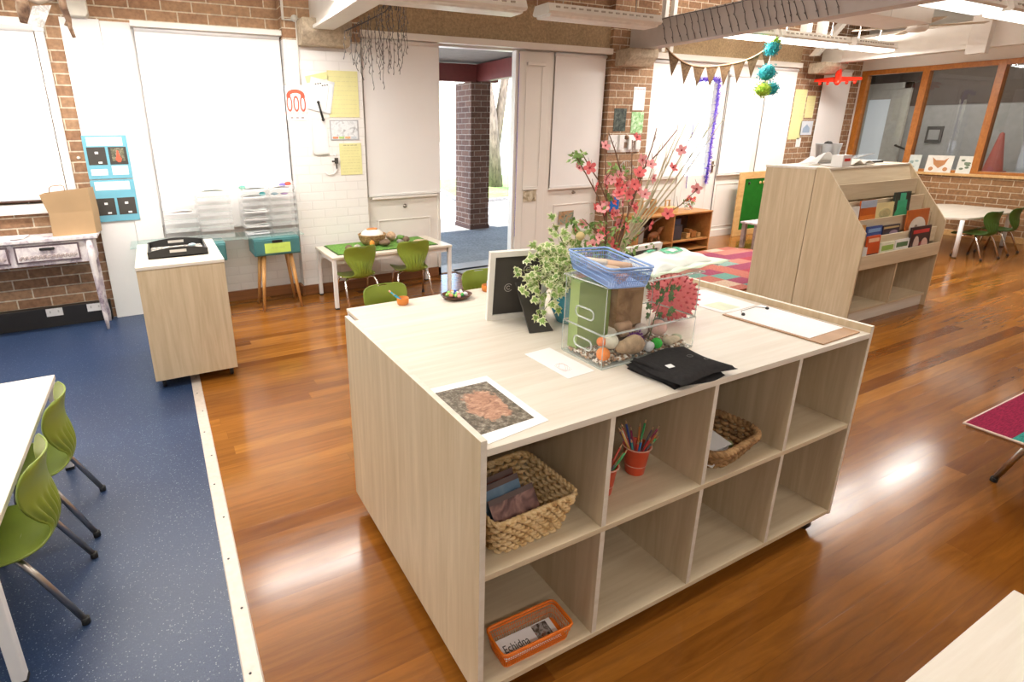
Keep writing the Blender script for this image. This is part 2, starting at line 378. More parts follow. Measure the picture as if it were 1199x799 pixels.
# room beyond the right windows
GREYW=P('grey_room_wall',(.36,.35,.34),.6); DKW=P('dark_brown_band',(.09,.065,.05),.6)
b=MB(); b.box(13.2,13.4,FY,7.1,0,1.98); b.box(RX+.12,13.2,7.1,7.2,0,H); struct('wall_far_room',b,GREYW)
b=MB(); b.box(13.19,13.4,FY,7.1,1.98,H); struct('wall_far_room_band',b,DKW)
b=MB(); b.box(RX+.12,13.4,FY,7.2,-.06,0); struct('floor_far_room',b,PAVE)
b=MB(); b.box(RX+.12,13.4,FY-.1,7.2,2.9,3.0); struct('ceiling_far_room',b,DKW)
d=MB(); d.box(13.12,13.19,5.93,6.05,0,2.42); d.box(13.12,13.19,6.83,6.95,0,2.42); d.box(13.12,13.19,5.93,6.95,2.30,2.42)
d.box(13.13,13.17,6.05,6.25,.02,2.3); d.box(13.13,13.17,6.63,6.83,.02,2.3); d.box(13.13,13.17,6.25,6.63,.02,.35); d.box(13.13,13.17,6.25,6.63,2.12,2.3)
struct('door_3',d,P('far_door_paint',(.62,.60,.55),.5),bev=.004)
d=MB(); d.box(13.14,13.15,6.25,6.63,.35,2.12); struct('door_3_glass',d,emis('glowing_frosted_pane',(.62,.74,.86),.75))  # pane glows by itself, standing in for daylight behind it
# ---- beams, corbels
def beam(name,x0,x1,z0,z1,mt,lab,fl=.0):
    b=MB(); b.box(x0,x1,FY,W-.1,z0,z1)
    if fl: b.box(x0-fl,x1+fl,FY,W-.1,z0-.03,z0)
    struct(name,b,mt,bev=.004,label=lab)
beam('trim_5',1.46,1.58,2.50,2.95,BEAMW,'white ceiling beam at the left',.035)
beam('trim_6',5.42,5.60,2.52,2.81,BEAMG,'grey ceiling beam draped with string lights')
beam('trim_7',9.40,9.58,2.53,2.83,BEAMW,'white ceiling beam at the right')
def corbel(name,x0,x1,yf,z0,z1,lab):
    b=MB(); y0=W-.1; b.prism([(y0,z1),(yf,z1),(yf,z0+.10),(yf+.10,z0),(y0,z0)],'x',x0,x1); struct(name,b,CORB,bev=.012,label=lab)
corbel('trim_8',1.33,1.79,5.28,2.35,2.56,'concrete corbel under the left beam')
corbel('trim_9',5.20,5.66,5.28,2.33,2.52,'concrete corbel under the middle beam')
corbel('trim_10',9.10,9.68,5.28,2.38,2.53,'concrete corbel under the right beam')
b=MB(); b.box(9.30,9.40,3.52,3.72,2.46,2.90); struct('trim_11',b,BEAMW,bev=.004,label='white plate bolted to the right beam')
b=MB(); b.prism([(-.44,2.66),(-.44,2.50),(-.42,2.475),(-.30,2.475),(-.28,2.50),(-.29,2.9),(-.44,2.9)],'y',5.5,W); struct('trim_12',b,P('pale_block',(.70,.66,.58),.7),bev=.006,label='pale bracket above the white board')
# diagonal brace and posts near ceiling
b=MB()
b.hexa([(8.98,W-.25,2.62),(9.09,W-.25,2.62),(9.09,W-.15,2.62),(8.98,W-.15,2.62)],[(9.75,W-.25,3.28),(9.86,W-.25,3.28),(9.86,W-.15,3.28),(9.75,W-.15,3.28)])
b.box(5.72,5.78,5.30,5.36,2.5,H); b.box(5.86,5.92,5.30,5.36,2.5,H); b.box(7.9,8.0,4.9,5.0,2.7,H); b.box(8.25,8.35,4.9,5.0,2.7,H)
struct('trim_13',b,BEAMW,bev=.004,label='white brace and slim posts under the ceiling')
# pipe conduits on the painted pier
b=MB(); b.tube([(1.215,W-.15,2.9),(1.215,W-.15,2.56),(1.32,W-.155,2.56)],.012,8); b.ball((1.315,W-.155,2.575),.03); b.tube([(1.325,W-.155,2.56),(1.325,W-.155,2.02)],.006,8)
b.tube([(1.395,W-.15,1.72),(1.395,W-.15,1.41),(1.42,W-.15,1.39),(1.555,W-.15,1.39)],.006,6)
struct('trim_14',b,P('conduit_paint',(.78,.75,.70),.5),label='thin painted conduit on the white brick pier')

# ---- door 1 (open glazed doorway): frame, threshold
b=MB(); b.box(2.765,2.80,W-.09,W+.12,0,2.46); b.box(3.800,3.83,W-.03,W+.052,0,2.46); struct('door_1',b,CREAM,bev=.003)
b=MB(); b.box(2.80,3.82,W-.05,W+.28,-.01,.012); struct('door_1_threshold',b,P('weathered_threshold',(.42,.36,.30),.5,.2),bev=.003)
# fixed leaf beside doorway: stile leaf with narrow panel
b=MB(); b.box(3.835,4.255,W-.05,W-.005,.02,2.45); struct('door_2',b,CREAM,bev=.003)
b=MB(); frame(b,3.93,4.16,.12,.86,W-.05,.014,.006); frame(b,3.925,4.165,.93,2.30,W-.05,.014,.008); b.box(3.93,4.18,W-.085,W-.05,2.30,2.335); b.box(3.92,4.15,W-.075,W-.05,.905,.925)
struct('door_2_moulding',b,CREAM,bev=.003)
# door 4: glazed door on the right of middle pier with bright pane
b=MB(); b.box(6.62,6.72,W-.02,W+.06,0,2.36); b.box(7.23,7.42,W-.02,W+.06,0,2.36); b.box(6.72,7.23,W-.02,W+.06,2.26,2.36); b.box(6.72,7.23,W-.02,W+.06,0,.95)
b.box(7.405,7.425,W-.035,W,0,2.40)
struct('door_4',b,CREAM,bev=.004)
b=MB(); b.box(6.72,7.23,W+.02,W+.026,.95,2.26); struct('door_4_glass',b,glass('door_glass',(.97,.98,1),.01,.02,1.45))
b=MB(); b.box(7.30,7.34,W-.032,W-.02,.98,1.14); b.tube([(7.32,W-.03,1.08),(7.32,W-.07,1.08),(7.24,W-.07,1.08)],.009,8); struct('door_4_handle',b,CHROME)
b=MB(); b.box(7.402,7.408,W-.04,W-.03,0,2.38); struct('trim_15',b,P('dark_gap',(.12,.10,.09),.8),label='dark closing gap of the glazed door')

# ---- outside
b=MB(); b.box(-30,60,W+.25,9.4,-.12,-.01); struct('ground_porch',b,PAVE)
b=MB(); b.box(-60,90,9.4,80,-.14,-.03); struct('ground_path',b,concrete('pale_paving',(.62,.60,.56),20))
b=MB()
b.prism([(6.3,11.3),(8.0,11.5),(14,15),(13,18),(8.0,17)],'z',-.03,.02); struct('ground_lawn',b,blotch('lawn',[(.10,.22,.03),(.18,.33,.06),(.26,.40,.10)],20,.9))
b=MB(); b.tube([(8.0,17,0),(6.25,11.25,.0),(8.05,11.42,.0),(14,14.95,0)],.06,6); struct('trim_16',b,PAVE,label='concrete kerb edging the lawn')
b=MB(); b.box(-3,13,W+.28,8.8,2.62,2.72); struct('porch_roof',b,blotch('porch_soffit',[(.16,.13,.11),(.26,.22,.19)],6,.8,(1,12,1)))
MAR=P('maroon_painted_timber',(.17,.035,.03),.45)
b=MB(); b.box(-3,5.2,8.15,8.30,2.34,2.60); struct('porch_beam',b,MAR,bev=.004)
b=MB(); b.box(4.78,4.93,W+.28,8.15,2.34,2.60); struct('porch_rafter',b,MAR,bev=.004)
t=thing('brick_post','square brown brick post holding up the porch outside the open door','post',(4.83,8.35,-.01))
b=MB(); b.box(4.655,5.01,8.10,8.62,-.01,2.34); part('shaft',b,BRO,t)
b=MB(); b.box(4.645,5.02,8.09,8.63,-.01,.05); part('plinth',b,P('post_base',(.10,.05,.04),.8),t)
BARK=blotch('tree_bark',[(.10,.075,.055),(.26,.20,.15)],14,.9,(1,1,.3))
LEAFY=blotch('sunlit_leaves',[(.07,.16,.03),(.20,.33,.07),(.33,.46,.13)],9,.6)
def leafball(b,c,r,n,s,mi=0):
    for _ in range(n):
        d=Vector((R.gauss(0,1),R.gauss(0,1),R.gauss(0,.8))).normalized()*r*R.uniform(.35,1)
        p=Vector(c)+d; u=Vector((R.gauss(0,1),R.gauss(0,1),R.gauss(0,1))).normalized(); w=u.cross(Vector((R.gauss(0,1),R.gauss(0,1),R.gauss(0,1)))).normalized()
        b.add([p,p+u*s*.6+w*s*.35,p+u*s*1.3,p+u*s*.6-w*s*.35],[(0,1,2,3)],mi)
def tree(name,x,y,h,cr,lab,lean=0,n=500,split=False):
    t=thing(name,lab,'tree',(x,y,-.03),0,None)
    b=MB(); b.tube([(x,y,-.03),(x+lean*.2,y,h*.3),(x+lean*.6,y,h*.6),(x+lean,y+.2,h*.95)],[.22,.18,.14,.05],10)
    if split: b.tube([(x+lean*.1,y,h*.15),(x+lean*.1+.35,y,h*.5),(x+lean+1.0,y+.2,h*.95)],[.15,.12,.04],8)
    part('trunk',b,BARK,t)
    b=MB()
    for k in range(9):
        a=2*PI*k/9; leafball(b,(x+lean+math.cos(a)*cr*.6,y+math.sin(a)*cr*.6,h*.92+R.uniform(-.3,.4)*cr),cr*.5,n//9,.16)
    part('crown',b,LEAFY,t)
tree('garden_tree',8.9,14.0,6.2,2.2,'tree with a leaning forked trunk seen through the open doorway, right of the brick post',-.9,700,True)
tree('garden_tree',5.4,20.5,5.0,2.2,'leafy tree seen through the open doorway, left of the brick post',0,800)
tree('garden_tree',17.5,16.0,4.5,2.0,'leafy tree seen through the glazed door with purple tinsel',0,700)
t=thing('garden_bench','small pale timber bench standing on the bright path outside','bench',(12.6,21,-.03))
b=MB(); b.box(12.0,13.2,20.8,21.2,.40,.45); part('seat',b,BARK,t)
b=MB(); b.box(12.0,13.2,21.2,21.25,.45,.9); part('backrest',b,BARK,t)
for x in (12.1,13.05):
    b=MB(); b.box(x,x+.08,20.85,21.15,-.03,.40); part('leg',b,BARK,t)
b=MB(); b.prism([(3.0,W+.02),(3.8,W+.02),(3.85,W-.5),(3.05,W-.52)],'z',.001,.012)
solo('door_mat',b,blotch('grey_ribbed_mat',[(.25,.24,.23),(.38,.36,.34)],30,.95,(1,8,1)),'thin grey ribbed mat lying inside the open doorway','mat')
# lighting: sky and sun
w=bpy.data.worlds.new('World'); bpy.context.scene.world=w; w.use_nodes=True; nt=w.node_tree; bg=nt.nodes['Background']
sk=nt.nodes.new('ShaderNodeTexSky'); sk.sky_type='NISHITA'; sk.sun_disc=False; sk.sun_elevation=math.radians(48); sk.sun_rotation=math.radians(200); sk.air_density=1.2; sk.dust_density=2
nt.links.new(sk.outputs[0],bg.inputs[0]); bg.inputs[1].default_value=SKY
def lamp(kind,name,loc,rot,e,col=(1,1,1),size=1,sy=None):
    l=bpy.data.lights.new(name,kind); l.energy=e; l.color=col
    if kind=='AREA': l.shape='RECTANGLE'; l.size=size; l.size_y=sy or size
    if kind=='SUN': l.angle=.01
    o=bpy.data.objects.new(name,l); C.objects.link(o); o.location=loc; o.rotation_euler=rot; return o
lamp('SUN','sun',(0,20,10),(math.radians(16),0,math.radians(200)),SUN,(1,.96,.9))
# fluorescent fittings
def fitting(x0,x1,y,z,lit,lab,cat='ceiling light',grp=None):
    t=thing('fluorescent_light',lab,cat,((x0+x1)/2,y,z),0,grp)
    b=MB(); b.prism([(y-.11,z+.012),(y-.13,z+.03),(y-.10,z+.10),(y+.10,z+.10),(y+.13,z+.03),(y+.11,z+.012)],'x',x0,x1); 
    for k in range(14): b.box(x0+.08+k*(x1-x0-.16)/14,x0+.08+(k+.5)*(x1-x0-.16)/14,y-.1225,y-.112,z+.06,z+.075,1)
    part('housing',b,[BEAMW,P('shadow_slots',(.45,.40,.34),.8)],t)
    b=MB(); b.prism([(y-.105,z),(y-.09,z-.012),(y+.09,z-.012),(y+.105,z),(y+.105,z+.014),(y-.105,z+.014)],'x',x0+.03,x1-.03); part('diffuser',b,TUBE if lit else P('unlit_diffuser',(.84,.81,.76),.4),t)
    for x in (x0+.25,x1-.25):
        b=MB(); b.tube([(x,y,z+.1),(x,y,H)],.006,6); part('suspension_rod',b,CHROME,t)
    if lit:
        k=LROW.get(y,1); lamp('AREA','fluorescent_lamp',((x0+x1)/2,y,z-.02),(0,0,0),LP*k,(1,.965,.91),x1-x0-.1,.18)
        lamp('AREA','added_ceiling_uplight',((x0+x1)/2,y,z+.12),(PI,0,0),LP*k*.5,(1,.965,.91),x1-x0-.1,.16)  # extra lamp above the closed housing, added to brighten the ceiling

rows=[(4.6,2.60,[(-2.5,-1.2,1,0),(-1.1,.18,1,0),(.28,1.52,1,0),(1.70,3.14,0,'unlit white fluorescent fitting directly above the icicle lights'),(3.38,4.80,0,'unlit white fluorescent fitting, just left of the grey beam'),(5.72,6.70,1,'lit fluorescent fitting half hidden by the grey beam'),(6.76,8.18,1,'lit fluorescent fitting beyond the bunting, above the chalkboard corner'),(8.3,9.3,1,0)]),
      (2.72,2.62,[(-3.6,-2.2,1,0),(-2.1,-.7,1,0),(-.6,.8,1,0),(.9,2.3,0,0),(2.4,3.8,1,0),(5.66,7.06,1,'lit fluorescent fitting nearest the white duct, at the top edge of the photo'),(7.2,8.6,1,'lit fluorescent fitting in the top right corner of the photo')]),
      (.85,2.62,[(-3.6,-2.2,1,0),(-2.1,-.7,1,0),(-.6,.8,1,0),(.9,2.3,1,0),(2.4,3.8,1,0),(3.9,5.3,1,0),(6.0,7.4,1,0)]),
      (-1.2,2.62,[(-2.1,-.7,1,0),(-.2,1.2,1,0),(2.4,3.8,1,0),(5.7,7.1,1,0)])]
seats=['near the front wall','over the island','over the camera side']
for yy,zz,lst in rows:
    for k,(x0,x1,lit,lab) in enumerate(lst):
        if yy in (2.72,) and k>4: z2=2.60
        else: z2=zz
        fitting(x0,x1,yy,z2,lit,lab or 'lit white fluorescent fitting under the ceiling, outside the frame of the photo',grp=None if lab else 'fluorescent fittings outside the frame')
lamp('AREA','far_room_lamp',(12,4.5,2.85),(0,0,0),120,(1,.97,.92),1.6,3)
lamp('AREA','porch_daylight_bounce',(3.3,6.6,2.5),(0,0,0),1,(1,1,1),.5)
# ================================================================== THE ISLAND (cube shelf in front)
IX0,IX1,IY0,IY1=.593,2.285,.977,2.034; ZT=.898; ZS=.872
def caster(t,x,y,ztop,nm='caster'):
    b=MB(); b.lathe([(.026,-.011),(.03,-.008),(.03,.008),(.026,.011)],(x,y,.03),16,axis='x'); b.box(x-.016,x+.016,y-.012,y+.03,.045,ztop-.004)
    b.box(x-.026,x+.026,y-.026,y+.026,ztop-.004,ztop); return part(nm,b,BLACK,t)
t=thing('cube_shelf','large pale timber island of open cubes on castors in the middle of the room','shelf',((IX0+IX1)/2,(IY0+IY1)/2,0))
ISL=t
LZ=.475; LT=.018
b=MB(); b.ebox(IX0,IX0+.018,IY0,IY1,.075,ZT); part('side_panel',b,[LV,LX],t,bev=.001)
b=MB(); b.ebox(IX1-.018,IX1,IY0,IY1,.075,ZT); part('side_panel',b,[LV,LX],t,bev=.001)
b=MB(); b.box(IX0+.018,IX1-.018,IY0+.0,IY1,ZS-.020,ZS); part('top_board',b,LX,t,bev=.001)
b=MB(); b.box(IX0+.018,IX1-.018,IY0+.003,IY1-.003,.075,.093); part('bottom_board',b,LI,t,bev=.001)
b=MB(); b.box(IX0+.018,IX1-.018,IY0+.003,IY0+.50,LZ,LZ+.018); part('middle_shelf',b,LI,t,bev=.001)
b=MB(); b.box(IX0+.018,IX1-.018,IY0+.55,IY1-.003,LZ,LZ+.018); part('middle_shelf',b,LI,t,bev=.001)
for y in (IY0+.50,IY0+.532):
    b=MB(); b.box(IX0+.018,IX1-.018,y,y+.016,.093,ZS-.02); part('back_panel',b,LV,t)
for x in (1.017,1.439,1.863):
    for z0,z1 in ((.093,LZ),(LZ+.018,ZS-.02)):
        b=MB(); b.ebox(x-.009,x+.009,IY0+.004,IY0+.50,z0,z1); part('divider',b,[LV,LX],t,bev=.001)
for x,y in ((.632,1.52),(2.20,1.03),(.65,1.96),(2.20,1.95),(.64,1.06),(1.44,1.06)): caster(t,x,y,.075)
# ---- mobile cupboard at the left
t=thing('mobile_cupboard','pale timber box cupboard on castors with a black tray on top, left of the island','cupboard',(.066,4.13,0))
TX0,TX1,TY0,TY1,TZ=-.188,.32,3.73,4.54,.825
b=MB(); b.box(TX0+.003,TX1-.003,TY0+.004,TY0+.022,.07,TZ-.02); part('front_panel',b,LV,t)
b=MB(); b.box(TX1-.018,TX1-.002,TY0+.022,TY1,.07,TZ-.02); part('side_panel',b,LV,t)
b=MB(); b.box(TX0+.002,TX0+.018,TY0+.022,TY1,.07,TZ-.02); part('side_panel',b,LV,t)
b=MB(); b.box(TX0+.018,TX1-.018,TY1-.018,TY1,.07,TZ-.02); part('back_panel',b,LV,t)
b=MB(); b.box(TX0+.018,TX1-.018,TY0+.022,TY1-.018,.07,.088); part('bottom_board',b,LV,t)
b=MB(); b.box(TX0,TX1,TY0,TY1,TZ-.02,TZ); part('top_board',b,LX,t,bev=.001)
for x,y in ((-.14,3.80),(.28,3.80),(-.14,4.47),(.28,4.47)): caster(t,x,y,.07)
# tray on it
t=thing('serving_tray','black wooden tray with arched ends and slot handles holding patterned pebbles, on the mobile cupboard','tray',(.065,4.12,TZ))
b=MB(); x0,x1,y0,y1=-.115,.245,3.95,4.33
b.box(x0,x1,y0,y1,TZ,TZ+.008)
part('base',b,BLACK,t)
for y,o in ((y0,1),(y1,-1)):
    pl=[(x0,TZ)]+[(x0+(x1-x0)*k/12,TZ+.045+.022*math.sin(PI*k/12)) for k in range(13)]+[(x1,TZ)]
    b=MB(); b.prism(pl,'y',y,y+.012*o); xx=(x0+x1)/2
    b.box(xx-.05,xx+.05,min(y,y+.012*o)-.0015,max(y,y+.012*o)+.0015,TZ+.032,TZ+.05,1); part('end_panel',b,[BLACK,P('tray_handle_plate',(.62,.58,.53),.5)],t)
for x,o in ((x0,1),(x1,-1)):
    b=MB(); b.box(min(x,x+.01*o),max(x,x+.01*o),y0+.012,y1-.012,TZ+.008,TZ+.042); part('side_rail',b,BLACK,t)
b=MB(); b.box(x0+.02,x1-.02,y0+.02,y1-.02,TZ+.008,TZ+.012); part('patterned_liner',b,blotch('tray_pebbles',[(.12,.11,.10),(.55,.50,.45),(.75,.72,.68),(.30,.26,.23)],70,.4,kind='VOR'),t)
b=MB(); b.ball((.165,4.24,TZ+.022),.02,sq=(1.3,.8,.5)); solo('plastic_scoop',b,P('pale_blue_plastic',(.55,.72,.80),.3),'small pale blue plastic scoop lying in the black tray','scoop')

# ================================================================== BOOK RACK (front sloped unit + rear box unit)
K0,K1=4.95,6.26
t=thing('book_display','pale timber book display with sloping side panels and tiers of picture books','bookcase',(5.6,2.55,0))
side=[(2.325,.0),(2.79,.0),(2.79,1.278),(2.70,1.278),(2.325,.79)]
for x in (K0,K1-.018):
    b=MB(); b.prism(side,'x',x,x+.018); part('side_panel',b,LV,t,bev=.001)
b=MB(); b.box(K0+.018,K1-.018,2.775,2.79,.02,1.278); part('back_panel',b,LV,t)
b=MB(); b.box(K0+.018,K1-.018,2.345,2.775,.10,.118); part('bottom_shelf',b,LI,t)
b=MB(); b.box(K0+.018,K1-.018,2.36,2.375,0,.10); part('plinth',b,LX,t)
b=MB(); b.box(5.578,5.596,2.335,2.775,.118,.475); part('divider',b,LV,t)
b=MB(); b.box(K0+.018,K1-.018,2.345,2.775,.475,.49); part('display_shelf',b,LI,t)
tiers=[(2.322,.485,.60),(2.375,.605,.735),(2.445,.735,.865),(2.525,.87,1.01),(2.605,1.01,1.146)]
for k,(y,z0,z1) in enumerate(tiers):
    b=MB(); b.box(K0+.018,K1-.018,y,y+.012,z0,z1); part('tier_lip',b,LI,t,bev=.001)
    if k: 
        b=MB(); b.box(K0+.018,K1-.018,y+.012,tiers[k+1][0] if k<4 else 2.70,z0,z0+.010); part('display_shelf',b,LI,t)
b=MB(); b.hexa([(K0+.018,2.62,1.02),(K1-.018,2.62,1.02),(K1-.018,2.632,1.02),(K0+.018,2.632,1.02)],[(K0+.018,2.70,1.262),(K1-.018,2.70,1.262),(K1-.018,2.712,1.262),(K0+.018,2.712,1.262)]); part('sloping_back',b,LI,t)
b=MB(); b.box(K0+.018,K1-.018,2.695,2.79,1.262,1.276); part('top_board',b,LX,t)
t=thing('storage_cabinet','plain pale timber cabinet standing back to back with the book display','cabinet',(5.6,3.0,0))
b=MB(); b.box(K0,K0+.018,2.795,3.23,0,1.262); part('side_panel',b,LV,t,bev=.001)
b=MB(); b.box(K1-.018,K1,2.795,3.23,0,1.262); part('side_panel',b,LV,t,bev=.001)
b=MB(); b.box(K0-.004,K1+.004,2.792,3.235,1.262,1.280); part('top_board',b,LX,t,bev=.001)
b=MB(); b.box(K0+.018,K1-.018,2.80,2.815,.0,1.262); part('back_panel',b,LV,t)
for z in (.06,.46,.86):
    b=MB(); b.box(K0+.018,K1-.018,2.815,3.225,z,z+.018); part('shelf',b,LI,t)
b=MB(); b.box(5.596,5.614,2.815,3.225,.078,.46); part('divider',b,LV,t)
# books on the tiers: px rows measured on the photo
def cover(name,c,acc): return c,acc
def book(xa,xb,tier,h,c,accs,lab,page=(.85,.82,.76),lean=.02):
    y,z0,z1=tiers[tier]; y+=.016; z0+=.011; x0,x1=min(xa,xb),max(xa,xb); w=x1-x0
    t=thing('picture_book',lab,'book',((x0+x1)/2,y+.008,z0),0,None)
    t.rotation_euler=(-lean*3,0,0)
    mt=P('cover_'+str(len(bpy.data.materials)),c,.35)
    b=MB(False); b.box(-w/2,w/2,-.006,-.004,0,h); b.box(-w/2,w/2,.004,.006,0,h); b.box(-w/2,-w/2+.002,-.004,.004,0,h); part('cover',b,mt,t)
    b=MB(False); b.box(-w/2+.003,w/2-.004,-.004,.004,.003,h-.003); part('pages',b,P('book_pages',page,.8),t)
    for (u0,u1,v0,v1,cc,rnd) in accs:
        b=MB(False)
        if rnd: 
            cx,cz=(u0+u1)/2*w,(v0+v1)/2*h; n=20
            b.prism([(cx+(u1-u0)/2*w*math.cos(2*PI*i/n)-0,cz+(v1-v0)/2*h*math.sin(2*PI*i/n)) for i in range(n)],'y',-.0075,-.006)
        else: b.box(u0*w,u1*w,-.0072,-.006,v0*h,v1*h)
        part('cover_picture',b,P('ink_%02d%02d%02d'%tuple(int(q*99) for q in cc),cc,.4),t)
def Xr(px,py,y): return max(4.975,onY(px,py,y).x)
Rw1=2.47; Rw2=2.40; Rw3=2.345
book(Xr(995,245,Rw1),Xr(1007.5,245,Rw1),2,.235,(.82,.80,.76),[(-.1,.3,.35,.6,(.25,.22,.2),1)],'white picture book with a small dark figure, leftmost on the upper occupied tier')
book(Xr(1009,243,Rw1),Xr(1027,243,Rw1),2,.275,(.55,.12,.02),[(-.5,.5,.78,1,(.42,.50,.62),0),(-.5,.5,.3,.55,(.70,.20,.03),0),(-.45,.15,.0,.38,(.22,.55,.02),1)],'orange picture book with a blue top strip and a green shape on its cover')
book(Xr(1027,243,Rw1),Xr(1048,243,Rw1),2,.24,(.80,.70,.36),[(-.32,.32,.45,.8,(.62,.58,.30),1),(-.26,.26,.5,.75,(.82,.73,.40),1),(-.5,.5,0,.22,(.70,.10,.02),0)],'yellow picture book with an oval outline and a red strip along the bottom')
book(Xr(1048.5,237,Rw1),Xr(1066.5,237,Rw1),2,.315,(.035,.05,.04),[(-.42,.42,.1,.6,(.04,.42,.20),1),(-.3,.3,.42,.78,(.05,.46,.24),0),(-.18,.18,.75,.97,(.08,.50,.30),0)],'tall dark picture book with a big green bottle on its cover')
book(Xr(1009,262,Rw2),Xr(1016,262,Rw2),1,.22,(.50,.24,.06),[(-.3,.3,.3,.7,(.7,.4,.1),1)],'narrow orange picture book at the left end of the second occupied tier',)
book(Xr(1016.5,266,Rw2),Xr(1034,266,Rw2),1,.20,(.02,.07,.28),[(-.35,.35,.08,.52,(.75,.78,.85),1),(-.15,.15,.15,.4,(.10,.12,.25),1),(-.4,.4,.75,.9,(.2,.35,.6),0)],'dark blue picture book with a round white creature on its cover')
book(Xr(1035,266,Rw2),Xr(1054,266,Rw2),1,.19,(.035,.03,.05),[(-.4,.1,.2,.45,(.45,.33,.20),1),(-.1,.4,.5,.75,(.35,.25,.35),1),(-.45,.45,.85,.93,(.5,.4,.2),0)],'dark picture book with curved gold shapes on its cover')
book(Xr(1063,258,Rw2),Xr(1088,255,Rw2),1,.29,(.55,.14,.03),[(-.36,.40,.12,.78,(.80,.72,.62),1),(-.2,.25,.12,.45,(.28,.12,.05),1),(-.12,.02,.4,.55,(.28,.12,.05),1)],'orange picture book with a white disc and a brown bear on its cover')
book(Xr(1016,288,Rw3),Xr(1031,286,Rw3),0,.255,(.60,.09,.02),[(-.4,.4,.80,.92,(.85,.55,.35),0),(-.42,.42,.06,.42,(.04,.035,.03),0),(-.2,.3,.1,.35,(.45,.42,.38),1)],'red picture book with a dark animal photo, on the lowest tier')
book(Xr(1031,289,Rw3),Xr(1047.5,287,Rw3),0,.185,(.78,.78,.60),[(-.4,.4,.62,.85,(.30,.48,.10),0),(-.3,.3,.1,.45,(.55,.35,.2),1)],'cream picture book with a green heading, on the lowest tier',lean=.01)
book(Xr(1048,287,Rw3),Xr(1064,285,Rw3),0,.185,(.84,.83,.80),[(-.4,.4,.66,.88,(.10,.22,.10),0),(-.35,.35,.1,.5,(.62,.66,.60),1)],'white picture book with a dark green heading, on the lowest tier',lean=.01)
book(Xr(1067,280,Rw3),Xr(1090,276,Rw3),0,.27,(.05,.025,.03),[(-.4,.4,.78,.9,(.60,.05,.05),0),(-.35,-.05,.1,.7,(.62,.48,.42),1),(.05,.4,.15,.6,(.70,.45,.38),1),(-.1,.15,.05,.5,(.30,.04,.05),1)],'dark red picture book with pale figures, right end of the lowest tier')
book(Xr(1010.5,293,Rw3),Xr(1015.5,292,Rw3),0,.17,(.75,.74,.72),[],'thin white booklet in the left corner of the lowest tier',lean=.01)
# clutter on top of the rack
zt=1.2805
def sheet(name,pts,z,mt,lab,cat,group=None,t=.002):
    b=MB(); b.prism(pts,'z',z,z+t); return solo(name,b,mt,lab,cat,group)
t=thing('tin_bucket','small galvanised tin bucket standing on the cabinet top','bucket',(5.62,3.10,zt)); t.scale=(1.35,1.35,1.35)
b=MB(False); b.lathe([(.058,0),(.060,.003),(.078,.125),(.081,.13),(.078,.13),(.075,.12),(.057,.006),(.0,.006)],(0,0,0),24,caps=False); part('bucket_body',b,P('galvanised_tin',(.45,.46,.48),.38,.8),t)
b=MB(False); b.tube([(-.08,0,.115),(-.07,0,.06),(-.05,-.07,.05),(0,-.09,.05),(.05,-.07,.05),(.07,0,.06),(.08,0,.115)],.002,6); part('wire_handle',b,CHROME,t)
b=MB(False); b.ball((-.01,0,.13),.035,sq=(1,.6,.5)); part('dark_contents',b,DARK,t)
sheet('loose_paper',[(5.20,2.82),(5.34,2.82),(5.36,2.92),(5.22,2.92)],zt,PAPER,'white papers lying beside the tin bucket, at the left on the cabinet top','paper',t=.012)
b=MB()
b.grid(lambda u,v:(5.18+.30*u,2.93+.16*v,zt+.013+.10*math.sin(PI*u)*(.6+.4*math.sin(5*v+u*3))*(1-.3*v)),10,8)
solo('crumpled_tissue',b,PAPER,'crumpled white tissue left of the tin bucket','tissue',solid=.002)
b=MB(); b.box(5.14,5.27,2.70,2.79,zt-.002,zt+.095); b.box(5.165,5.245,2.697,2.70,zt+.045,zt+.068,1); o=solo('tissue_box',b,[WP,P('red_label_ink',(.75,.04,.03),.4)],'small white box with a red oval label on the display top','box')
b=MB(); b.grid(lambda u,v:(5.36+.38*u,2.74+.19*v,zt+.004+.045*abs(math.sin(6*u+2*v))*math.sin(PI*u)),16,10); solo('cloth_bundle',b,P('cream_cloth',(.74,.68,.60),.85),'rumpled cream cloth in the middle of the cabinet top','cloth',solid=.004)
b=MB(); b.box(5.80,6.12,2.86,3.16,zt,zt+.018); b.box(5.81,6.11,2.87,3.15,zt+.012,zt+.0185,1); solo('flat_folder',b,[DARK,P('pale_blue_card',(.55,.62,.68),.5)],'dark flat folder with a pale sheet, right end of the cabinet top','folder')
b=MB(); b.grid(lambda u,v:(5.84+.30*u,2.95+.16*v,zt+.02+.06*(1-v)),4,3); solo('blue_plastic_sleeve',b,TRAYP,'clear plastic sleeve leaning up on the dark folder','sleeve',solid=.002)

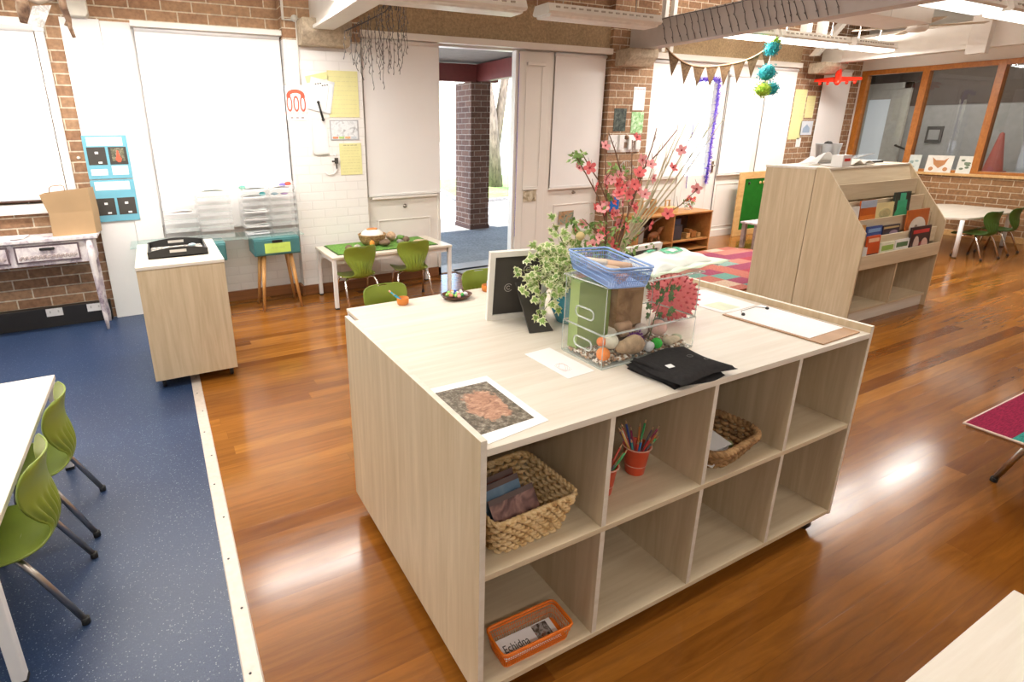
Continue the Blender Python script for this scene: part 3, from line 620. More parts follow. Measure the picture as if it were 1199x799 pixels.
# ================================================================== TABLES
def table(x0,x1,y0,y1,z,lab,legr=.022,lt=.03,group=None):
    t=thing('classroom_table',lab,'table',((x0+x1)/2,(y0+y1)/2,0),0,group)
    b=MB(); b.box(x0,x1,y0,y1,z-lt+.006,z); part('tabletop',b,LX,t,bev=.003)
    b=MB(); a=.03
    b.box(x0+a,x1-a,y0+a,y0+a+.02,z-.07,z-lt+.006); b.box(x0+a,x1-a,y1-a-.02,y1-a,z-.07,z-lt+.006); b.box(x0+a,x0+a+.02,y0+a,y1-a,z-.07,z-lt+.006); b.box(x1-a-.02,x1-a,y0+a,y1-a,z-.07,z-lt+.006); part('apron_rail',b,WP,t)
    for x in (x0+.022,x1-.022):
        for y in (y0+.022,y1-.022):
            b=MB(); b.box(x-.018,x+.018,y-.018,y+.018,.012,z-lt+.006); l=part('leg',b,WP,t,bev=.004)
            b=MB(); b.box(x-.019,x+.019,y-.019,y+.019,0,.014); part('foot_cap',b,RUB,l)
    return t
table(1.33,2.57,4.84,5.44,.50,'low white-legged table with green turf mat against the wall beside the open door')
table(.985,2.40,2.60,3.33,.50,'low pale table behind the island holding orange pots and a bowl of beads')
table(-1.20,-.565,1.70,3.01,.50,'low pale table at the left edge with two green chairs along its side')
table(.62,1.75,-.55,.327,.50,'low pale table whose corner shows at the bottom right of the photo')
# small table by the right wall with clipped corners
t=thing('classroom_table','small white table with clipped corners by the brick wall under the windows','table',(9.7,3.5,0))
b=MB(); b.prism([(8.80,3.30),(8.95,3.12),(9.15,3.08),(10.30,3.08),(10.45,3.25),(10.45,3.85),(10.3,3.98),(8.95,3.98),(8.80,3.80)],'z',.475,.50); part('tabletop',b,LX,t,bev=.003)
for x,y in ((8.88,3.13),(10.28,3.15),(8.88,3.88),(10.30,3.88)):
    b=MB(); b.tube([(x+.02,y+.02,.475),(x,y,.012)],.024,12); l=part('leg',b,WP,t); b=MB(); b.lathe([(.025,0),(.025,.014)],(x,y,0),12); part('foot_cap',b,RUB,l)

# ================================================================== CHAIRS
def shellmb(ribs=True):
    # spine of the shell: (y, z, half width)
    sp=[(.20,.272,.120),(.195,.292,.150),(.15,.300,.168),(.05,.298,.172),(-.06,.294,.165),(-.12,.298,.135),(-.150,.315,.098),(-.162,.345,.084),(-.165,.385,.100),(-.160,.43,.128),(-.155,.47,.148),(-.155,.52,.160),(-.165,.565,.158),(-.172,.590,.140),(-.175,.600,.105)]
    n=len(sp)-1
    def S(v):
        x=v*n; i=min(int(x),n-1); f=x-i
        p=[sp[max(i-1,0)],sp[i],sp[i+1],sp[min(i+2,n)]]
        return [.5*((2*p[1][k])+(-p[0][k]+p[2][k])*f+(2*p[0][k]-5*p[1][k]+4*p[2][k]-p[3][k])*f*f+(-p[0][k]+3*p[1][k]-3*p[2][k]+p[3][k])*f**3) for k in range(3)]
    def fn(u,v):
        y,z,w=S(v); a=2*u-1; x=a*w
        back=max(0,min(1,(z-.31)/.08)); seat=1-back
        zz=z+seat*.018*a*a*(1 if y<.17 else .3)-seat*.006*(1-a*a); yy=y+back*.050*a*a*(w/.16)
        if ribs and .315<z<.475:
            e=math.sin(PI*(z-.315)/.16); yy+=.0055*e*math.sin(a*PI*8)
        return (x,yy,zz)
    b=MB(False); b.grid(fn,54,60,hole=lambda u,v: ((u-.5)/.13)**2+((v-.925)/.014)**2<1)
    return b
def chair(name,lab,loc,rz,mt,leg,group=None):
    t=thing(name,lab,'chair',loc,rz,group)
    part('seat_shell',shellmb(),mt,t,solid=.007,sub=0)
    for sx in (-1,1):
        b=MB(False); b.tube([(sx*.06,-.02,.283),(sx*.115,-.05,.283),(sx*.145,-.075,.272),(sx*.158,-.10,.235),(sx*.172,-.20,.012)],.0105,10); l=part('leg',b,leg,t)
        b=MB(False); b.lathe([(.0135,0),(.0135,.022),(.011,.024)],(sx*.172,-.20,0),12); part('rubber_foot',b,RUB,l)
        b=MB(False); b.tube([(sx*.06,.02,.283),(sx*.115,.05,.283),(sx*.145,.075,.272),(sx*.155,.09,.235),(sx*.168,.125,.012)],.0105,10); l=part('leg',b,leg,t)
        b=MB(False); b.lathe([(.0135,0),(.0135,.022),(.011,.024)],(sx*.168,.125,0),12); part('rubber_foot',b,RUB,l)
    b=MB(False); b.tube([(-.12,-.045,.283),(.12,-.045,.283)],.009,8); b.tube([(-.12,.045,.283),(.12,.045,.283)],.009,8); part('seat_frame',b,leg,t)
    return t
ch=chair('plastic_chair','lime green plastic chair nearer the camera at the left-hand table',(-.63,2.05,0),PI/2,GREENP,CHROME)
dup(ch,(-.63,2.53,0),PI/2,'lime green plastic chair farther along the left-hand table, by its far corner')
c2=chair('plastic_chair','lime green plastic chair at the left half of the table with the green turf mat',(1.575,4.915,0),.10,GREENP,BRTUBE)
dup(c2,(2.13,4.90,0),-.12,'lime green plastic chair at the table with the green turf mat, nearer the doorway')
dup(c2,(1.29,3.28,0),PI+.05,'lime green plastic chair behind the orange pot with the pink pencil')
dup(c2,(2.06,3.32,0),PI-.1,'lime green plastic chair behind the far orange pot, beside the picture frame')
c3=chair('plastic_chair','dark green plastic chair, nearer of two at the small white table by brick wall',(9.14,3.06,0),-.15,DGREEN,BRTUBE)
dup(c3,(9.74,3.06,0),.05,'dark green plastic chair, farther of two at the small white table by brick wall')
chair('plastic_chair','red plastic chair mostly hidden behind the book display',(8.42,3.5,0),-PI/2,RED,CHROME)

# ================================================================== METAL-LEGGED PATCHWORK STOOL at right edge
t=thing('folding_bench','low bench with a patchwork cloth top and splayed metal tube legs at the right edge','bench',(3.4,.56,0))
b=MB(); b.prism([(3.03,.25),(3.9,.25),(3.9,.87),(3.03,.87)],'z',.325,.345)
part('seat_board',b,P('bench_board',(.35,.16,.06),.5),t)
PATCH=blotch('patchwork_cloth',[(.32,.03,.09),(.55,.07,.14),(.06,.34,.30),(.30,.04,.16),(.12,.42,.36),(.55,.12,.12)],4.2,.9,kind='VOR')
def patch(nm='faded_patchwork_weave',cols=None,sx=3.7,sy=4.9):
    a=N(nm,.95,0,.1); tc=a.co((1,1,1)); sp=a.n('ShaderNodeSeparateXYZ'); a.l(tc,sp.inputs[0])
    fx=a.math('FLOOR',a.math('MULTIPLY',sp.outputs[0],sx)); fy=a.math('FLOOR',a.math('MULTIPLY',sp.outputs[1],sy))
    cb=a.n('ShaderNodeCombineXYZ'); a.l(fx,cb.inputs[0]); a.l(fy,cb.inputs[1]); wn=a.n('ShaderNodeTexWhiteNoise',noise_dimensions='2D'); a.l(cb.outputs[0],wn.inputs['Vector'])
    c=a.ramp(wn.outputs[0],cols or [(0,(.33,.06,.08)),(.2,(.14,.30,.26)),(.36,(.42,.15,.12)),(.52,(.28,.07,.12)),(.66,(.55,.42,.32)),(.82,(.22,.34,.31)),(.9,(.45,.20,.16))],'CONSTANT')
    n1=a.noise(a.co((6,40,1)),6,5,.7); c=a.mix(.75,c,a.ramp(n1,[(.35,(.35,.35,.4)),(.6,(1.5,1.4,1.3))]),'MULTIPLY'); a.col(c); return a.m
PW=patch()
PB=patch('bright_patchwork_weave',[(0,(.22,.015,.05)),(.3,(.03,.22,.19)),(.5,(.30,.03,.06)),(.7,(.16,.015,.06)),(.85,(.05,.26,.23))],2.6,6.3)
b=MB(); b.box(3.02,3.91,.24,.875,.345,.352); part('cloth_top',b,PB,t)
b=MB(); b.tube([(3.02,.24,.348),(3.91,.24,.348),(3.91,.875,.348),(3.02,.875,.348)],.006,6,closed=True); part('piped_edge',b,P('pale_piping',(.70,.55,.45),.8),t)
for x in (3.31,3.75):
    b=MB(); b.tube([(x,.80,.010),(x,.70,.325)],.012,10); l=part('leg',b,CHROME,t); b=MB(); b.tube([(x,.80,.010),(x,.797,.02)],.0145,10); b.lathe([(.014,0),(.014,.012)],(x,.80,0),10); part('foot_cap',b,RUB,l)
    b=MB(); b.tube([(x,.30,.010),(x,.40,.325)],.012,10); part('leg',b,CHROME,t)
# rug
b=MB(); b.prism([(4.75,3.45),(7.15,3.50),(7.14,4.70),(7.0,4.95),(5.0,4.93)],'z',.0005,.010)
solo('patchwork_rug',b,PW,'faded patchwork rug in reds, greens and greys on the floor behind the island','rug')
# ================================================================== BACK WALL FURNISHINGS
def blind(x0,x1,z0,z1,y,lab,roll=True):
    t=thing('roller_blind',lab,'blind',((x0+x1)/2,y,z0))
    b=MB(); b.box(x0,x1,y-.002,y+.002,z0+.02,z1); part('cloth',b,BLIND,t)
    b=MB(); b.box(x0,x1,y-.010,y+.008,z0,z0+.024); part('bottom_bar',b,WP,t,bev=.003)
    b=MB(); b.tube([(x0,y+.0,z1+.012),(x1,y+.0,z1+.012)],.022,10); part('roller',b,WP,t)
    return t
blind(LXW,-.67,1.09,2.36,W-.055,'wide white roller blind at the far left above the old whitewashed desk')
blind(.018,1.185,.74,2.41,W-.055,'wide white roller blind behind the clear tray towers')
blind(1.955,2.785,.945,2.43,W-.10,'white roller blind between the painted pier and the open door')
blind(4.345,5.115,.905,2.43,W-.04,'white roller blind between the cream door leaf and the brick pier')
blind(5.885,6.60,.955,2.42,W-.04,'white roller blind left of the glazed door with purple tinsel')
blind(7.44,8.15,.95,2.30,W-.04,'narrow white roller blind just right of the glazed door handle')
blind(8.28,8.96,.95,2.42,W-.04,'white roller blind beyond the green board, left of the yellow posters')
blind(9.66,10.42,1.0,2.46,W-.04,'tall white roller blind in the far right corner behind the red plane')
# brown bottom edge strip on window 1
b=MB(); b.box(LXW,-.668,W-.066,W-.056,1.078,1.088); struct('trim_17',b,P('dark_bead',(.10,.05,.04),.5),label='thin dark bead under the far left blind')
b=MB(); frame(b,1.98,2.76,.935,.955,W-.10) ; 
def knob(x,z,y,lab,r=.014):
    b=MB(); b.lathe([(r*1.6,0),(r*1.6,-.004),(r*.5,-.006),(r*.5,-.02),(r,-.022),(r,-.034),(.0,-.038)],(x,y,z),14,axis='y'); struct('door_knob',b,P('old_brass_knob',(.32,.28,.24),.35,.8),label=lab)
knob(2.372,.825,W-.07,'small round knob below the blind beside the open door'); knob(4.756,.832,W,'small round knob below the blind right of the cream leaf')
# ---- purple tinsel on door 4 and on the open leaf
PUR=blotch('purple_tinsel',[(.05,.015,.30),(.16,.07,.62),(.35,.28,.80)],60,.35)
def tinsel(name,pts,r,lab,n,dropz=0):
    b=MB(); b.tube(pts,r*.25,6)
    for _ in range(n):
        k=R.random()*(len(pts)-1); i=int(k); p=Vector(pts[i]).lerp(Vector(pts[i+1]),k-i); d=Vector((R.gauss(0,1),R.gauss(0,.4)-.3,R.gauss(0,1))).normalized()*r*R.uniform(.6,1.3); w=Vector((R.uniform(-1,1),0,R.uniform(-1,1)))*r*.12
        b.add([p-w,p+w,p+d+w*.4,p+d-w*.4],[(0,1,2,3)])
    return solo(name,b,PUR,lab,'tinsel')
tinsel('tinsel_garland',[(6.76,W-.04,2.22),(6.95,W-.045,2.24),(7.20,W-.05,2.25),(7.21,W-.05,1.9),(7.20,W-.05,1.5),(7.20,W-.05,1.1),(7.19,W-.05,.83)],.05,'thick purple tinsel down the right side of the glazed door',1500)
tinsel('tinsel_garland',[(6.79,W-.04,2.12),(6.80,W-.04,1.8),(6.78,W-.04,1.3),(6.80,W-.04,.78)],.018,'thin purple tinsel hanging down the left of the glazed pane',300)
tinsel('tinsel_garland',[(6.83,W-.05,1.13),(6.9,W-.05,1.12),(7.11,W-.05,1.11)],.015,'short purple tinsel strung across the glazed pane',140)
tinsel('tinsel_garland',[(3.824,W-.062,2.42),(3.824,W-.062,1.4),(3.824,W-.062,.35)],.010,'narrow purple tinsel edging the open doorway on its right',300)
# ---- papers and signs
YEL=P('pale_yellow_paper',(.78,.74,.36),.7,var=.03)
def sign(x0,x1,z0,z1,y,mt,lab,cat='poster',name='poster',extra=None,t=.004,rot=0):
    o=thing(name,lab,cat,((x0+x1)/2,y,z0)); o.rotation_euler=(0,rot,0)
    b=MB(); b.box(x0,x1,y-t,y,z0,z1); part('sheet',b,mt,o)
    if extra: extra(o,y-t)
    return o
INK=P('grey_pencil_ink',(.45,.43,.42),.7); BLK=P('printed_black',(.05,.045,.045),.6); RINK=P('printed_red',(.78,.10,.05),.5)
def lines(o,y,x0,x1,z0,z1,n,mt=INK,h=.0035,name='handwriting'):
    b=MB()
    for k in range(n):
        z=z1-(z1-z0)*(k+.5)/n; x=x0
        while x<x1-.01:
            w=R.uniform(.012,.04); b.box(x,min(x+w,x1),y-.0008,y,z,z+h); x+=w+.008
    part(name,b,mt,o)
YP=W-.14-.001
def sos(o,y):
    part('number',text('000',.20,wallY(1.272,y-.001,1.845)@Matrix.Scale(.62,4,(1,0,0)),space=1.0),RINK,o)
    part('lettering',text('EMERGENCY',.037,wallY(1.272,y-.001,1.768)),P('faded_red',(.85,.45,.38),.6),o)
    b=MB(); n=14
    pl=[(1.272+.085*math.cos(PI*k/n),1.925+.055*math.sin(PI*k/n)) for k in range(n+1)]+[(1.272+.05*math.cos(PI*k/n),1.925+.022*math.sin(PI*k/n)) for k in range(n,-1,-1)]
    b.prism(pl,'y',y-.001,y); b.box(1.187,1.225,y-.001,y,1.905,1.93); b.box(1.319,1.357,y-.001,y,1.905,1.93); part('telephone_symbol',b,RINK,o)
    b=MB(); 
    for k in range(3): b.box(1.21+k*.05,1.235+k*.05,y-.001,y,1.722,1.738)
    part('service_icons',b,P('icon_grey',(.35,.3,.3),.6),o)
sign(1.178,1.368,1.705,2.01,YP,PAPER,'white emergency sign with red telephone and three zeros on the painted pier','sign','emergency_sign',sos)
sign(1.585,1.885,1.735,2.155,YP,YEL,'large pale yellow sheet at the top right of the painted pier','poster','yellow_sheet',lambda o,y: lines(o,y,1.60,1.87,1.75,2.12,9,P('yellow_ink',(.66,.62,.34),.7)))
sign(1.385,1.60,2.06,2.12,YP,YEL,'narrow yellow strip tilted above the clipboard on the pier','poster','yellow_sheet',rot=-.22)
o=sign(1.66,1.885,1.185,1.49,YP,YEL,'lower pale yellow notice at the right edge of the painted pier','poster','yellow_sheet',lambda o,y:(lines(o,y,1.68,1.865,1.20,1.46,9,P('yellow_ink2',(.62,.58,.30),.7)),lines(o,y,1.70,1.84,1.462,1.478,1,BLK)))
t=thing('wall_clipboard','clear tilted clipboard with a black marker hanging on the painted pier','clipboard',(1.51,YP-.006,1.93)); t.rotation_euler=(0,.20,0)
b=MB(False); b.box(-.115,.115,-.004,.0,-.145,.145); part('backing',b,P('pale_grey_board',(.74,.76,.78),.35),t)
b=MB(False); b.box(-.1,.1,-.006,-.004,-.135,.12); part('sheet',b,PAPER,t)
b=MB(False)
for k in range(6): b.box(-.07+.022*k,-.055+.022*k,-.0068,-.006,.085+.008*(k%3),.095+.008*(k%3))
part('scribble',b,BLK,t)
b=MB(False); b.box(.062,.066,-.0068,-.006,-.12,.10); part('red_margin',b,P('pink_line',(.85,.45,.5),.6),t)
b=MB(); b.tube([(1.478,YP-.02,1.865),(1.512,YP-.02,1.715)],.010,10); b.ball((1.478,YP-.02,1.868),.015); b.ball((1.513,YP-.02,1.712),.015); solo('marker_pen',b,BLACK,'black marker pen dangling in front of the tilted clipboard','pen')
sign(1.385,1.55,1.40,1.70,YP,WP,'blank white card below the clipboard on the painted pier','card','wall_card')
def pic(o,y):
    b=MB(); b.box(1.59,1.855,y-.001,y,1.53,1.70); part('picture',b,blotch('sketch_picture',[(.35,.36,.38),(.80,.82,.84),(.6,.62,.64)],16,.6),o)
    b=MB(); 
    for k,c in enumerate(((.8,.3,.15),(.4,.6,.2),(.85,.4,.2),(.55,.6,.65))): b.box(1.60+k*.062,1.655+k*.062,y-.002,y-.001,1.535,1.555,k)
    part('colour_strip',b,[P('strip%d'%k,c,.6) for k,c in enumerate(((.8,.3,.15),(.4,.6,.2),(.85,.4,.2),(.55,.6,.65)))],o)
sign(1.578,1.868,1.52,1.71,YP,P('grey_frame',(.42,.42,.44),.5),'small grey framed picture between the two yellow notices','picture','framed_picture',pic)
t=thing('hook_with_keys','dark key bunch hanging from a hook on the painted pier','keys',(1.61,YP,1.28))
b=MB(); b.box(1.595,1.625,YP-.008,YP,1.38,1.42); b.tube([(1.61,YP-.01,1.39),(1.61,YP-.03,1.37),(1.61,YP-.025,1.35)],.004,6); part('hook',b,WP,t)
b=MB(); b.box(1.598,1.632,YP-.03,YP-.018,1.30,1.355); b.box(1.61,1.62,YP-.028,YP-.02,1.25,1.30); b.box(1.57,1.60,YP-.028,YP-.02,1.315,1.33); part('keys',b,DARK,t)
b=MB(); b.tube([(1.50,YP-.006,1.22),(1.53,YP-.01,1.195),(1.58,YP-.01,1.20),(1.62,YP-.008,1.235)],.006,6); part('cord',b,WP,t)
# blue poster on white board
BLU=P('light_blue_card',(.15,.41,.52),.6,var=.03)
yb=W-.045-.004
for z0,z1,lab,top in ((.872,1.225,'lower light blue poster with two black photo squares on the white board',0),(1.235,1.59,'upper light blue poster with a red figure photo on the white board',1)):
    def ex(o,y,z0=z0,z1=z1,top=top):
        b=MB(); b.box(-.465,-.205,y-.001,y,z1-.085,z1-.015); part('heading_strip',b,PAPER,o)
        lines(o,y-.001,-.44,-.23,z1-.075,z1-.028,2 if not top else 1,P('faint_ink',(.65,.62,.72),.7))
        for k in (0,1):
            x=-.475+.155*k; b=MB(); zz=z0+(.115 if top else .055); b.box(x,x+.135,y-.001,y,zz,zz+.145); part('black_square',b,DARK,o)
            b=MB()
            if top and k: 
                b.prism([(x+.045,zz+.04),(x+.06,zz+.02),(x+.08,zz+.02),(x+.09,zz+.045),(x+.078,zz+.08),(x+.072,zz+.115),(x+.062,zz+.115),(x+.056,zz+.08)],'y',y-.003,y-.002); part('red_figure',b,RINK,o)
                b=MB(); b.box(x+.02,x+.115,y-.002,y-.001,zz+.03,zz+.135); part('figure_backdrop',b,blotch('foliage_photo',[(.03,.03,.02),(.14,.13,.08),(.30,.28,.20)],60,.6),o)
            else:
                b.box(x+.055,x+.08,y-.002,y-.001,zz+.09,zz+.108); b.box(x+.07,x+.098,y-.002,y-.001,zz+.012,zz+.026); part('white_label',b,PAPER,o)
            if top:
                b=MB(); b.box(x+.005,x+.125,y-.0015,y,z0+.03,z0+.105 if k else z0+.08); part('caption',b,PAPER,o)
    sign(-.495,-.17,z0,z1,yb,BLU,lab,'poster','blue_poster',ex)
b=MB(); b.lathe([(.014,0),(.014,-.006),(.0,-.008)],(-.545,W,1.41),14,axis='y'); solo('round_sticker',b,P('pale_sticker',(.62,.57,.52),.5),'pale round sticker on the narrow brick strip beside the blue posters','sticker')
# outlets on skirting duct
for x0,lab in ((-1.0,'left white double power outlet on the black skirting'),(-.70,'right white double power outlet on the black skirting')):
    t=thing('power_outlet',lab,'outlet',(x0+.06,W-.07,.10))
    b=MB(); b.box(x0,x0+.12,W-.079,W-.0702,.10,.168); part('face_plate',b,WP,t,bev=.002)
    b=MB(); b.box(x0+.025,x0+.035,W-.082,W-.079,.13,.15); b.box(x0+.085,x0+.095,W-.082,W-.079,.13,.15); part('switch',b,P('outlet_switch',(.6,.58,.56),.4),t)
# brick pier 2 items
yq=W-.101
sign(5.555,5.755,1.83,2.11,yq,PAPER,'white printed notice pinned high on the middle brick pier','notice','wall_notice',lambda o,y:(lines(o,y,5.58,5.73,1.85,2.04,8,P('pale_grey_ink',(.7,.66,.66),.7)),lines(o,y,5.57,5.74,2.07,2.095,1,P('pink_head',(.75,.35,.35),.7),.01)))
sign(5.555,5.765,1.55,1.81,yq,blotch('green_leaf_poster_ink',[(.12,.34,.10),(.35,.60,.28),(.72,.80,.66)],22,.6),'green leafy poster under the white notice on the middle brick pier','poster','green_poster')
sign(5.255,5.46,1.575,1.85,yq,blotch('dark_photo_ink',[(.015,.02,.02),(.06,.08,.07),(.15,.17,.15)],20,.4),'dark picture panel at the left of the middle brick pier','picture','dark_picture')
t=thing('wall_rack','white wall rack with small dark openings on the middle brick pier','rack',(5.45,yq,1.315))
b=MB(); b.box(5.19,5.72,yq-.02,yq,1.315,1.345); b.box(5.19,5.72,yq-.008,yq,1.345,1.53); b.box(5.19,5.30,yq-.05,yq-.008,1.345,1.47); b.box(5.34,5.42,yq-.05,yq-.008,1.345,1.53); b.box(5.50,5.58,yq-.05,yq-.008,1.345,1.50); b.box(5.63,5.71,yq-.05,yq-.008,1.345,1.46); part('holders',b,WP,t,bev=.003)
b=MB(); b.box(5.44,5.49,yq-.03,yq-.009,1.37,1.44); b.box(5.59,5.62,yq-.03,yq-.009,1.37,1.45); b.ball((5.46,yq-.04,1.50),.03); part('dark_contents',b,P('brown_bits',(.22,.13,.08),.7),t)
t=thing('wire_basket','rounded grey wire basket hung on the middle brick pier behind the blossoms','basket',(5.47,yq-.05,1.02))
b=MB()
for k in range(11):
    x=5.30+.034*k; h=.17*math.sqrt(max(.05,1-((k-5)/5.5)**2)); b.tube([(x,yq-.005,1.03),(x,yq-.06,1.04),(x,yq-.075,1.03+h*.6),(x,yq-.06,1.03+h)],.003,5)
part('wires',b,P('grey_wire',(.40,.38,.35),.4,.6),t)
b=MB(); b.tube([(5.29+.36*k/14,yq-.068,1.05+.16*math.sin(PI*k/14)) for k in range(15)],.005,6); b.tube([(5.29,yq-.03,1.03),(5.65,yq-.03,1.03)],.004,6); b.tube([(5.29,yq-.07,1.09),(5.65,yq-.07,1.09)],.003,6); part('rim',b,P('grey_wire',(.4,.38,.35),.4),t)
b=MB(); b.prism([(5.27,.56),(5.42,.56),(5.42,.75),(5.27,.75)],'y',yq-.05,yq-.001); o=solo('blue_container',b,P('bright_blue_plastic',(.01,.14,.50),.35),'bright blue container fixed low on the middle brick pier','container',bev=.008)
# yellow posters at right
yr=W-.001
sign(9.05,9.35,1.42,2.17,yr,YEL,'tall yellow poster on the brick left of the far corner blind','poster','yellow_sheet',lambda o,y: lines(o,y,9.08,9.32,1.75,2.12,8,P('yellow_ink',(.6,.6,.3),.7)))
sign(9.38,9.60,1.75,2.08,yr,YEL,'smaller yellow poster to the right of the tall yellow one','poster','yellow_sheet',lambda o,y: lines(o,y,9.40,9.58,1.78,2.05,6,P('yellow_ink',(.6,.6,.3),.7)))
sign(9.33,9.65,1.485,1.70,yr,P('photo_sheet',(.70,.74,.80),.5),'white sheet with a small house drawing under the yellow posters','poster','house_drawing',lambda o,y:(part('drawing',MB().prism([(9.40,1.52),(9.58,1.52),(9.58,1.59),(9.49,1.65),(9.40,1.59)],'y',y-.001,y),P('blue_grey_ink',(.35,.45,.60),.6),o)))
sign(9.28,9.40,1.30,1.44,yr,PAPER,'small white note low on the brick beside the far blinds','note','wall_note')
# photos stuck on cream door panels
sign(3.937,4.128,.765,.90,W-.057,blotch('sepia_photo',[(.05,.04,.02),(.42,.34,.22),(.75,.68,.55),(.15,.11,.07)],9,.4),'small photo card on the cream door leaf beside the open doorway','photo','photo_card')
sign(4.535,4.775,.43,.60,W-.009,blotch('flower_photo',[(.06,.05,.03),(.25,.32,.25),(.50,.25,.12),(.12,.16,.10)],14,.4),'dark leafy photo stuck on the lower panel beside the brick pier','photo','photo_card')

# ================================================================== LEFT: old desk and paper bag
WASH=blotch('whitewashed_timber',[(.16,.11,.15),(.50,.42,.45),(.74,.68,.66),(.62,.54,.52)],11,.6,(1,1,.6),detail=6)
t=thing('whitewashed_desk','distressed whitewashed desk with carved drawers against the far left wall','desk',(-1.05,5.43,0))
b=MB(); b.box(-1.62,-.49,5.26,5.555,.785,.815); part('desktop',b,WASH,t,bev=.006)
b=MB(); b.box(-1.58,-.53,5.285,5.30,.60,.785); b.box(-1.58,-.53,5.525,5.54,.60,.785); b.box(-1.58,-1.565,5.30,5.525,.60,.785); b.box(-.545,-.53,5.30,5.525,.60,.785); part('frame_rails',b,WASH,t,bev=.003)
for x0,x1 in ((-1.06,-.63),(-1.54,-1.10)):
    b=MB(); b.box(x0,x1,5.272,5.286,.63,.765); b.box(x0+.012,x1-.012,5.27,5.273,.642,.753,1); d=part('drawer',b,[P('dark_purple_edge',(.12,.08,.09),.6),WASH],t)
    b=MB(); 
    for k in range(26): 
        x=x0+.03+(x1-x0-.06)*k/25; b.lathe([(.011,0),(.011,-.004),(.006,-.005),(.006,-.001)],(x,5.2705,.665+.012*(k%2)),8,axis='y',caps=False)
    part('carved_border',b,P('carved_pattern',(.45,.36,.33),.7),d)
    b=MB(); xm=(x0+x1)/2; b.box(xm-.05,xm+.05,5.255,5.272,.725,.745); part('handle',b,BLACK,d,bev=.004)
for x,s in ((-.555,1),(-1.555,-1)):
    for y,sy in ((5.29,-1),(5.52,1)):
        b=MB(); b.tube([(x,y,.785),(x-.004*s,y,.62),(x+.002*s,y+.003*sy,.42),(x+.004*s,y,.20),(x+.012*s,y+.006*sy,.09),(x+.014*s,y+.008*sy,0)],[.026,.025,.022,.017,.018,.011],8); part('leg',b,WASH,t)
KR=P('kraft_paper',(.42,.27,.14),.8,var=.06,sc=5)
t=thing('paper_bag','brown kraft paper carrier bag standing on the right end of the whitewashed desk','bag',(-.66,5.40,.815)); 
b=MB(); q=[(-.795,5.33),(-.50,5.35),(-.47,5.50),(-.775,5.52)]; q2=[(-.825,5.315),(-.50,5.335),(-.475,5.50),(-.81,5.50)]
n=4; v=[(x,y,.815) for x,y in q]+[(x+.004,y,1.0) for x,y in q]+[(x,y,z) for (x,y),z in zip(q2,(1.15,1.185,1.18,1.15))]
b.add(v,[(3,2,1,0)]+[(i,(i+1)%4,4+(i+1)%4,4+i) for i in range(4)]+[(4+i,4+(i+1)%4,8+(i+1)%4,8+i) for i in range(4)]); part('bag_body',b,KR,t,solid=.003)
b=MB(); b.tube([(-.76,5.335,1.15),(-.752,5.335,1.20),(-.735,5.335,1.212),(-.675,5.337,1.216),(-.655,5.337,1.205),(-.655,5.337,1.15)],.007,6,squash=.5); part('paper_handle',b,P('dark_kraft',(.30,.17,.08),.8),t)
for k,(x0,y0,r) in enumerate(((-1.22,5.34,.1),(-1.12,5.36,-.08))):
    b=MB(); b.box(-.14,.14,-.09,.09,0,.006); b.xf(Matrix.Translation((x0,y0+.03,.8155+.0065*k))@Matrix.Rotation(r,4,'Z')); solo('loose_paper',b,PAPER,['lower white paper pile on the left of the whitewashed desk','white paper lying on the pile on the whitewashed desk'][k],'paper')

# ---- clear tray towers on glass shelf over teal drawer stands
zs=.690
b=MB(); b.box(-.27,.62,5.20,5.57,zs-.008,zs-.0005); solo('glass_shelf',b,GSH,'left glass sheet carrying the two emptier tray towers','shelf')
b=MB(); b.box(.63,1.17,5.17,5.57,zs-.008,zs-.0005); solo('glass_shelf',b,GSH,'right glass sheet carrying the fuller tray towers','shelf')
def tower(x0,x1,n,lab):
    y0,y1=5.30,5.56; z0=zs; h=.47
    t=thing('tray_tower',lab,'tray rack',((x0+x1)/2,(y0+y1)/2,z0),0,None)
    for x in (x0,x1-.004):
        b=MB(); b.box(x,x+.004,y0,y1,z0,z0+h); part('side_panel',b,TRAYP,t)
    for k in range(n):
        z=z0+.004+k*h/n
        b=MB(); b.box(x0+.006,x1-.006,y0,y1-.005,z,z+.003); b.box(x0+.006,x1-.006,y0-.002,y0,z,z+.032,0); b.box(x0+.006,x0+.009,y0,y1,z,z+.02); b.box(x1-.009,x1-.006,y0,y1,z,z+.02)
        b.box(x0+.006,x1-.006,y0-.005,y0+.002,z+.032,z+.036,1); part('tray',b,[TRAYP,ACE],t)
    return [z0+.008+k*h/n for k in range(n)]
def sheets(x0,x1,z,c,lab,y0=5.32,hh=.022):
    nm='papers_%d'%len(bpy.data.materials); b=MB()
    b.grid(lambda u,v:(x0+(x1-x0)*u,y0+.18*v,z+hh*(.35+.65*abs(math.sin(3*u+z*40)))*(1-.4*v)),10,4); b.box(x0,x1,y0,y0+.18,z,z+.006)
    solo('paper_stack',b,P(nm,c,.7),lab,'papers',solid=.002)
s1=tower(.01,.285,6,'leftmost clear stacking tray tower'); s2=tower(.295,.575,7,'second clear stacking tray tower from the left')
s3=tower(.665,.905,7,'third clear stacking tray tower from the left, full of papers'); s4=tower(.915,1.155,7,'rightmost clear stacking tray tower with bright crafts on top')
sheets(.03,.25,s1[3],(.86,.78,.76),'pale pink papers in the leftmost tray tower')
sheets(.32,.53,s2[6],(.80,.85,.78),'white papers with green marks in the second tray tower')
for k,c in ((0,(.72,.70,.72)),(1,(.82,.78,.76)),(2,(.66,.62,.60)),(3,(.86,.84,.82)),(5,(.80,.80,.80)),(6,(.80,.86,.84))):
    sheets(.685,.885,s3[k],c,'papers on level %s of the full tray tower'%['one (lowest)','two','three','four','five','six','seven (top)'][k])
